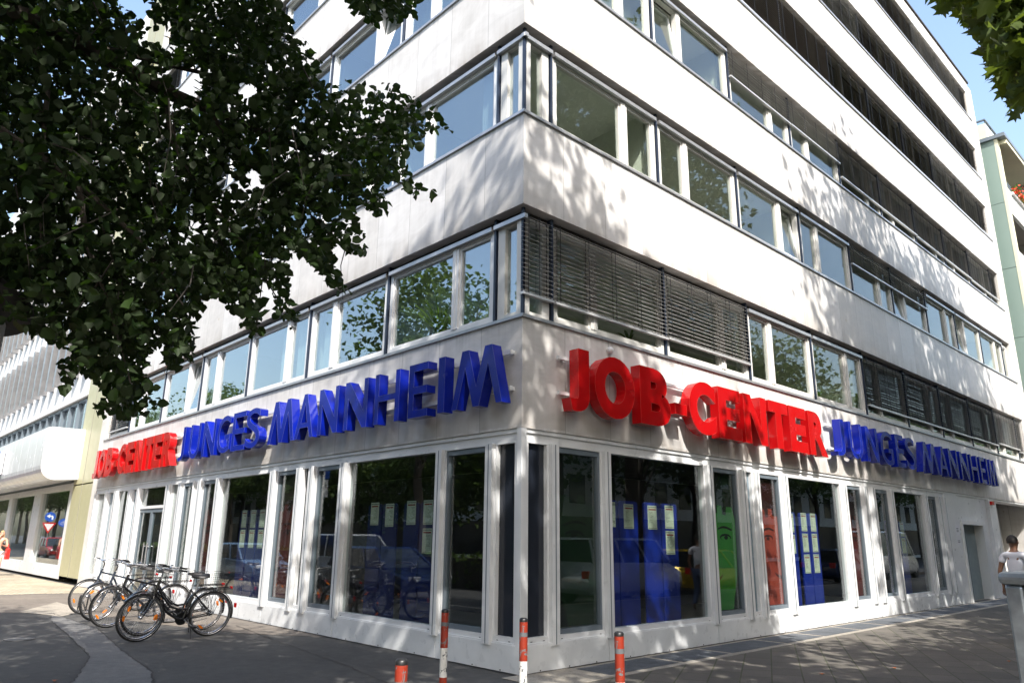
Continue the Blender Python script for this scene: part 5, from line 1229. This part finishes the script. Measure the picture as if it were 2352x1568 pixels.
    b = MB(); b.tube([(-.16, .05, .27), (-.20, .13, .13), (-.19, .19, -.005 + .19 * math.tan(R(lean)))], .008, 6); b.box(-.215, -.165, .18, .215, .008, .018); b.build('kickstand', 'black', T)
    b = MB(); b.lathe((.46, 0, .74), [(.022, 0), (.034, .03), (.034, .05), (.0, .055)], 14, 0, (1, 0, 0)); b.build('front_lamp', 'headlamp', T, True)
    b = MB(); b.box(xr - rad - .065, xr - rad - .035, -.028, .028, .43, .50); b.build('rear_lamp', 'redlamp', T, False, .006)
    b = MB(); b.box(-.835, -.815, -.04, .04, .735, .775); b.build('rear_reflector', 'redlamp', T, False, .005)
    return T
PF = -math.pi / 2
M['bluegrey'] = paint('bluegrey_lacquer', (.03, .04, .06), .2)
bicycle('black step-through bicycle nearest the camera, side on, with black mudguards', (-5.88, -2.0, 0), PF + R(1), 5, 1, False)
bicycle('second bicycle from the camera, partly hidden by the first, with a wire rear basket', (-6.66, -1.76, 0), PF + R(9), 4, 2, True)
bicycle('third bicycle of the row, black with a high frame and rear wire basket', (-8.10, -1.84, 0), PF + R(5), 6, 3, True, 'bframe', False, 'silver', True, .35)
bicycle('fourth bicycle of the row with its silver handlebar turned', (-9.42, -1.72, 0), PF + R(12), 6, 4, True, 'bluegrey', True, 'chrome', True, -.3)
bicycle('farthest bicycle of the row, silver handlebar high and thin pale tyres', (-10.85, -1.55, 0), PF + R(8), 5, 5, False, 'bluegrey', False, 'chrome', False, .5)
T = thing('bicycle_rack', 'small bent black wheel rack at the far front wheel', 'bicycle rack', (-11.4, -2.05, 0))
b = MB(); b.tube([(-.1, 0, 0), (-.03, 0, .28), (.03, 0, .33), (.10, 0, .28), (.22, .1, 0)], .016, 8); b.tube([(-.1, .16, 0), (-.03, .16, .28), (.03, .16, .33), (.10, .16, .28), (.22, .26, 0)], .016, 8); b.tube([(-.15, 0, .01), (-.15, .3, .01)], .014, 6); b.build('hoop', 'black', T)

# ------------------------------------------------------------------ people
def skin_mesh(name, chain, mat, parent, sub=2):
    """chain: {joint: ((x, y, z), radius, parent joint)}"""
    me = bpy.data.meshes.new(name); keys = list(chain); idx = {k: i for i, k in enumerate(keys)}
    me.from_pydata([chain[k][0] for k in keys], [(idx[chain[k][2]], idx[k]) for k in keys if chain[k][2]], [])
    me.materials.append(M[mat]); o = bpy.data.objects.new(name, me); C.objects.link(o)
    if parent: o.parent = parent
    sk = o.modifiers.new('skin', 'SKIN'); sk.use_smooth_shade = True
    if not me.skin_vertices: bpy.context.view_layer.update()
    for i, k in enumerate(keys):
        r_ = chain[k][1]; sv = me.skin_vertices[0].data[i]; sv.radius = (r_, r_) if not isinstance(r_, tuple) else r_; sv.use_root = (i == 0)
    ss = o.modifiers.new('subsurf', 'SUBSURF'); ss.levels = sub; ss.render_levels = sub
    return o
def hand(ch, wr, tip, side, pre):
    w_ = Vector(wr); t = Vector(tip); d = (t - w_).normalized(); s = Vector((d.y, -d.x, 0)); s = s.normalized() if s.length > .1 else Vector((0, 1, 0))
    if abs(d.z) > .7: s = Vector((0, 1, 0))
    pm = w_ + d * .07; ch[pre + 'palm'] = (tuple(pm), (.034, .018), pre + 'wrist')
    for k, ln in enumerate((.068, .078, .074, .058)):
        o = s * (k - 1.5) * .019; a = pm + d * .03 + o; curl = Vector((0, 0, 0)) + d.cross(s) * (.012 * side)
        ch[pre + 'f%d' % k] = (tuple(a), .0085, pre + 'palm'); ch[pre + 'g%d' % k] = (tuple(a + d * ln * .55 + curl * .5), .008, pre + 'f%d' % k); ch[pre + 'h%d' % k] = (tuple(a + d * ln + curl * 2), .0065, pre + 'g%d' % k)
    a = w_ + d * .03 - s * .03; ch[pre + 't1'] = (tuple(a), .011, pre + 'palm'); ch[pre + 't2'] = (tuple(a + d * .035 - s * .02), .009, pre + 't1'); ch[pre + 't3'] = (tuple(a + d * .065 - s * .025), .0075, pre + 't2')
def person(lab, loc, rz, skin, P, clothes, hair, hairlen=0, h=1.0):
    """x forward, y left"""
    T = thing('person', lab, 'person', loc, rz); T.scale = (h, h, h)
    ch = {}
    ch['pelvis'] = ((0, 0, .95), (.15, .105), None); ch['waist'] = ((0, 0, 1.10), (.125, .09), 'pelvis'); ch['chest'] = ((.01, 0, 1.28), (.155, .105), 'waist'); ch['collar'] = ((0, 0, 1.42), (.11, .075), 'chest')
    ch['neck'] = ((0, 0, 1.49), .052, 'collar'); ch['jaw'] = ((.025, 0, 1.565), (.062, .07), 'neck'); ch['head'] = ((.012, 0, 1.65), (.078, .095), 'jaw'); ch['crown'] = ((.0, 0, 1.715), (.06, .072), 'head')
    for s, n in ((1, 'l'), (-1, 'r')):
        e, wv = P[n + 'elbow'], P[n + 'wrist']; sh = (0, s * .185, 1.40)
        ch[n + 'sh'] = (sh, .055, 'collar'); ch[n + 'arm'] = (tuple(Vector(sh).lerp(Vector(e), .5)), .046, n + 'sh'); ch[n + 'elbow'] = (e, .037, n + 'arm'); ch[n + 'fore'] = (tuple(Vector(e).lerp(Vector(wv), .4)), .036, n + 'elbow'); ch[n + 'wrist'] = (wv, .024, n + 'fore')
        hand(ch, wv, P.get(n + 'tip', (wv[0], wv[1], wv[2] - .1)), s, n)
        hp = (0, s * .095, .88); kn, an, to = P[n + 'knee'], P[n + 'ankle'], P[n + 'toe']
        ch[n + 'hip'] = (hp, .085, 'pelvis'); ch[n + 'thigh'] = (tuple(Vector(hp).lerp(Vector(kn), .5)), .074, n + 'hip'); ch[n + 'knee'] = (kn, .055, n + 'thigh'); ch[n + 'calf'] = (tuple(Vector(kn).lerp(Vector(an), .35)), .053, n + 'knee'); ch[n + 'ankle'] = (an, .034, n + 'calf'); ch[n + 'toe'] = (to, .03, n + 'ankle')
    body = dict(ch); worn = {k for c_ in clothes for k in c_[1]}
    for k in worn:
        if k in ('pelvis', 'waist', 'chest', 'lhip', 'rhip', 'lthigh', 'rthigh', 'collar'):
            q = body[k][1]; body[k] = (body[k][0], tuple(x * .72 for x in q) if isinstance(q, tuple) else q * .8, body[k][2])
    skin_mesh("body", body, skin, T)
    for nm, keys, grow, mat in clothes:
        c2 = {}; root = keys[0]
        for k in keys:
            par = ch[k][2]; par = par if par in keys else None
            if par is None and k != root: par = {'lhip': 'pelvis', 'rhip': 'pelvis'}.get(k, root)
            r_ = ch[k][1]; r2 = tuple(x + grow for x in r_) if isinstance(r_, tuple) else r_ + grow
            c2[k] = (ch[k][0], r2, par)
        skin_mesh(nm, c2, mat, T)
    # face: eyes, nose, mouth, ears
    b = MB()
    for s in (-1, 1): b.lathe((.094, s * .032, 1.655), [(.004, 0), (.010, .002), (.0, .006)], 10, 0, (1, 0, 0))
    b.build('eye', 'ink', T, True)
    b = MB(); b.hexa([(.09, -.012, 1.62), (.118, -.010, 1.622), (.118, .010, 1.622), (.09, .012, 1.62), (.085, -.007, 1.665), (.098, -.005, 1.665), (.098, .005, 1.665), (.085, .007, 1.665)]); b.build('nose', skin, T, False, .004)
    b = MB(); b.box(.086, .094, -.022, .022, 1.588, 1.594); b.build('mouth', 'redink', T)
    for s in (-1, 1): b = MB(); b.lathe((.0, s * .082, 1.63), [(.012, 0), (.026, .004), (.02, .012), (.0, .01)], 12, 0, (0, s, .1)); b.build('ear', skin, T, True)
    b = MB(); vs = []; fs = []; nu, nv = 20, 10
    for j in range(nv + 1):
        t = j / nv * (math.pi * .62 if not hairlen else math.pi * .72)
        for i in range(nu):
            a = 2 * math.pi * i / nu; back = math.cos(a) < .35
            tt = t if back else min(t, math.pi * .36); jit = 1 + .025 * math.sin(9 * a + 5 * t)
            z = 1.655 + .105 * math.cos(tt) * jit - (hairlen * (j / nv) ** 2 if back else 0)
            vs.append((-.004 + .098 * math.sin(tt) * math.cos(a) * jit + (0), .088 * math.sin(tt) * math.sin(a) * jit, z))
    for j in range(nv):
        for i in range(nu): i2 = (i + 1) % nu; fs.append((j * nu + i, j * nu + i2, (j + 1) * nu + i2, (j + 1) * nu + i))
    b.add(vs, fs); b.build('hair', hair, T, True)
    return T
walk = dict(lelbow=(-.06, .26, 1.12), lwrist=(.02, .27, .88), relbow=(-.02, -.27, 1.12), rwrist=(.10, -.25, .90), lknee=(.08, .10, .48), lankle=(-.05, .10, .09), ltoe=(.10, .11, .035), rknee=(.02, -.10, .48), rankle=(-.22, -.10, .14), rtoe=(-.10, -.11, .035))
shirt = ('tshirt', ['chest', 'waist', 'pelvis', 'collar', 'lsh', 'larm', 'rsh', 'rarm'], .014, 'tee')
trous = ('jeans', ['pelvis', 'lhip', 'lthigh', 'lknee', 'lcalf', 'lankle', 'rhip', 'rthigh', 'rknee', 'rcalf', 'rankle'], .016, 'jeans')
def fixc(ch): return ch
man = person('man in a white t-shirt walking away along the right pavement, short dark hair', (3.16, 9.2, 0), R(78), 'skin_d', walk, [shirt, trous, ('shoes', ['lankle', 'ltoe', 'rankle', 'rtoe'], .014, 'shoe')][:2], 'hair', 0, 1.0)
wp = dict(lelbow=(.10, .26, 1.12), lwrist=(.26, .14, 1.18), ltip=(.33, .10, 1.2), relbow=(.10, -.26, 1.18), rwrist=(.16, -.05, 1.50), rtip=(.12, -.0, 1.58), lknee=(.12, .10, .48), lankle=(.10, .10, .09), ltoe=(.24, .11, .035), rknee=(.0, -.10, .48), rankle=(-.18, -.10, .12), rtoe=(-.06, -.11, .035))
woman = person('blond woman in black top and white shorts, hand raised to her mouth', (-28.1, -.95, 0), R(-20), 'skin', wp, [('tank_top', ['chest', 'waist', 'pelvis'], .008, 'top'), ('shorts', ['pelvis', 'lhip', 'lthigh', 'rhip', 'rthigh'], .012, 'shorts')], 'blond', .16, .96)
T = thing('shopping_bag', 'red shopping bag hanging at the side of the blond woman', 'bag', (-27.7, -.75, .62))
b = MB(); b.hexa([(-.16, -.07, 0), (.16, -.07, 0), (.16, .07, 0), (-.16, .07, 0), (-.19, -.05, .40), (.19, -.05, .40), (.19, .05, .40), (-.19, .05, .40)]); b.build('pouch', 'bag', T, False, .02)
b = MB(); b.tube([(-.1, 0, .40), (-.08, 0, .52), (.0, 0, .56), (.08, 0, .52), (.1, 0, .40)], .01, 6); b.build('handle', 'bag', T)
T = thing('handbag', 'dark shoulder bag of the blond woman', 'bag', (-28.35, -.72, .92)); b = MB(); b.box(-.14, .14, -.05, .05, 0, .22); b.build('pouch', 'leather', T, False, .02); b = MB(); b.tube([(-.12, 0, .2), (.0, -.05, .5), (.12, 0, .2)], .008, 6); b.build('strap', 'leather', T)

# ------------------------------------------------------------------ parking sign whose mirror image shows in the left glass
T = thing('parking_sign', 'blue and white ticket-machine sign with a down arrow on a tall pole, across the kerb', 'sign', (-22.5, -9.2, 0), R(120))
b = MB(); b.tube([(0, .04, 0), (0, .04, 4.7)], .035, 10); b.build('pole', 'galv', T)
b = MB(); b.box(-.45, .45, -.012, .0, 4.05, 4.65); b.build('blue_plate', 'signblue', T); b = MB(); b.box(-.42, .42, -.012, 0, 3.25, 4.0); b.build('white_plate', 'signwhite', T)
for i, (t, z, c) in enumerate((('Parkschein-', 4.40, 'signwhite'), ('automat', 4.18, 'signwhite'), ('Hier', 3.82, 'ink'), ('Parkschein', 3.64, 'ink'), ('lösen', 3.46, 'ink'))):
    put(text_mesh(t, .16, 0, 0, 'CENTER'), 'lettering', c, lambda x, y, z_, z=z: (x, -.015, z + y), T)
b = MB(); b.prism([(-.04, 3.40), (.04, 3.40), (.04, 3.36), (.12, 3.36), (0, 3.28), (-.12, 3.36), (-.04, 3.36)], lambda x, y, d: (x, d, y), -.015, -.013); b.build('arrow', 'ink', T)

for (x, z, lab, kind) in ((-55.3, 2.75, 'round blue arrow sign over a red-edged yield sign, far down the left kerb', 'arrow'), (-50.7, 2.3, 'blue bicycle-route sign on its own pole far down the left kerb', 'bike')):
    T = thing('traffic_sign', lab, 'sign', (x, -5.9, 0), R(97)); b = MB(); b.tube([(0, .04, -.15), (0, .04, z + .4)], .035, 10); b.build('pole', 'galv', T)
    cir = [(math.cos(2 * math.pi * k / 28), math.sin(2 * math.pi * k / 28)) for k in range(28)]
    if kind == 'arrow':
        b = MB(); b.prism([(.33 * u, z + .33 * v) for u, v in cir], lambda x_, y_, d: (x_, d, y_), -.02, 0); b.build('blue_disc', 'signblue', T)
        b = MB(); b.prism([(-.20, z - .20), (-.20, z + .02), (-.12, z + .10), (.02, z + .10), (.02, z + .2), (.22, z + .05), (.02, z - .1), (.02, z), (-.06, z), (-.10, z - .04), (-.10, z - .20)], lambda x_, y_, d: (x_, d, y_), -.023, -.021); b.build('arrow', 'signwhite', T)
        b = MB(); zz = z - .75; b.prism([(-.45, zz + .35), (.45, zz + .35), (0, zz - .42)], lambda x_, y_, d: (x_, d, y_), -.02, 0); b.build('yield_plate', 'redlamp', T)
        b = MB(); b.prism([(-.30, zz + .26), (.30, zz + .26), (0, zz - .25)], lambda x_, y_, d: (x_, d, y_), -.023, -.021); b.build('yield_centre', 'signwhite', T)
    else:
        b = MB(); b.prism([(.42 * u, z + .28 * v) for u, v in cir], lambda x_, y_, d: (x_, d, y_), -.02, 0); b.build('blue_plate', 'signblue', T)
        b = MB()
        for u in (-.16, .16): b.torus((u, -.024, z - .05), (0, 1, 0), .09, .012, 20, 5)
        b.tube([(-.16, -.024, z - .05), (-.06, -.024, z + .1), (.1, -.024, z + .1), (0, -.024, z - .05), (-.16, -.024, z - .05)], .011, 5); b.tube([(.16, -.024, z - .05), (.08, -.024, z + .16)], .011, 5); b.build('bicycle_symbol', 'signwhite', T)
# fallen leaves
for i, (x, y_) in enumerate(((2.75, 4.2), (2.35, 3.0), (-3.1, -4.25), (2.0, 1.2), (3.6, 6.1))):
    b = MB(); a = rnd.uniform(0, 6); s = .05
    P = [(0, 0, .004), (.3, .1, .012), (.5, .5, .02), (.25, .85, .012), (0, 1.1, .006), (-.25, .85, .02), (-.5, .5, .01), (-.3, .1, .012)]
    b.add([((px * math.cos(a) - py * math.sin(a)) * s * 1.4, (px * math.sin(a) + py * math.cos(a)) * s * 1.4, pz) for px, py, pz in P], [tuple(range(8))])
    o = b.build('fallen_leaf', 'autumn', None); o.location = (x, y_, .006); tag(o, ['brown fallen leaf on the dark pavers near the middle', 'brown fallen leaf on the pavers nearer the slab border', 'small fallen leaf on the dark asphalt before the left windows', 'fallen leaf on the pavers near the front bollard', 'fallen leaf on the pavers toward the walking man'][i], 'leaf')
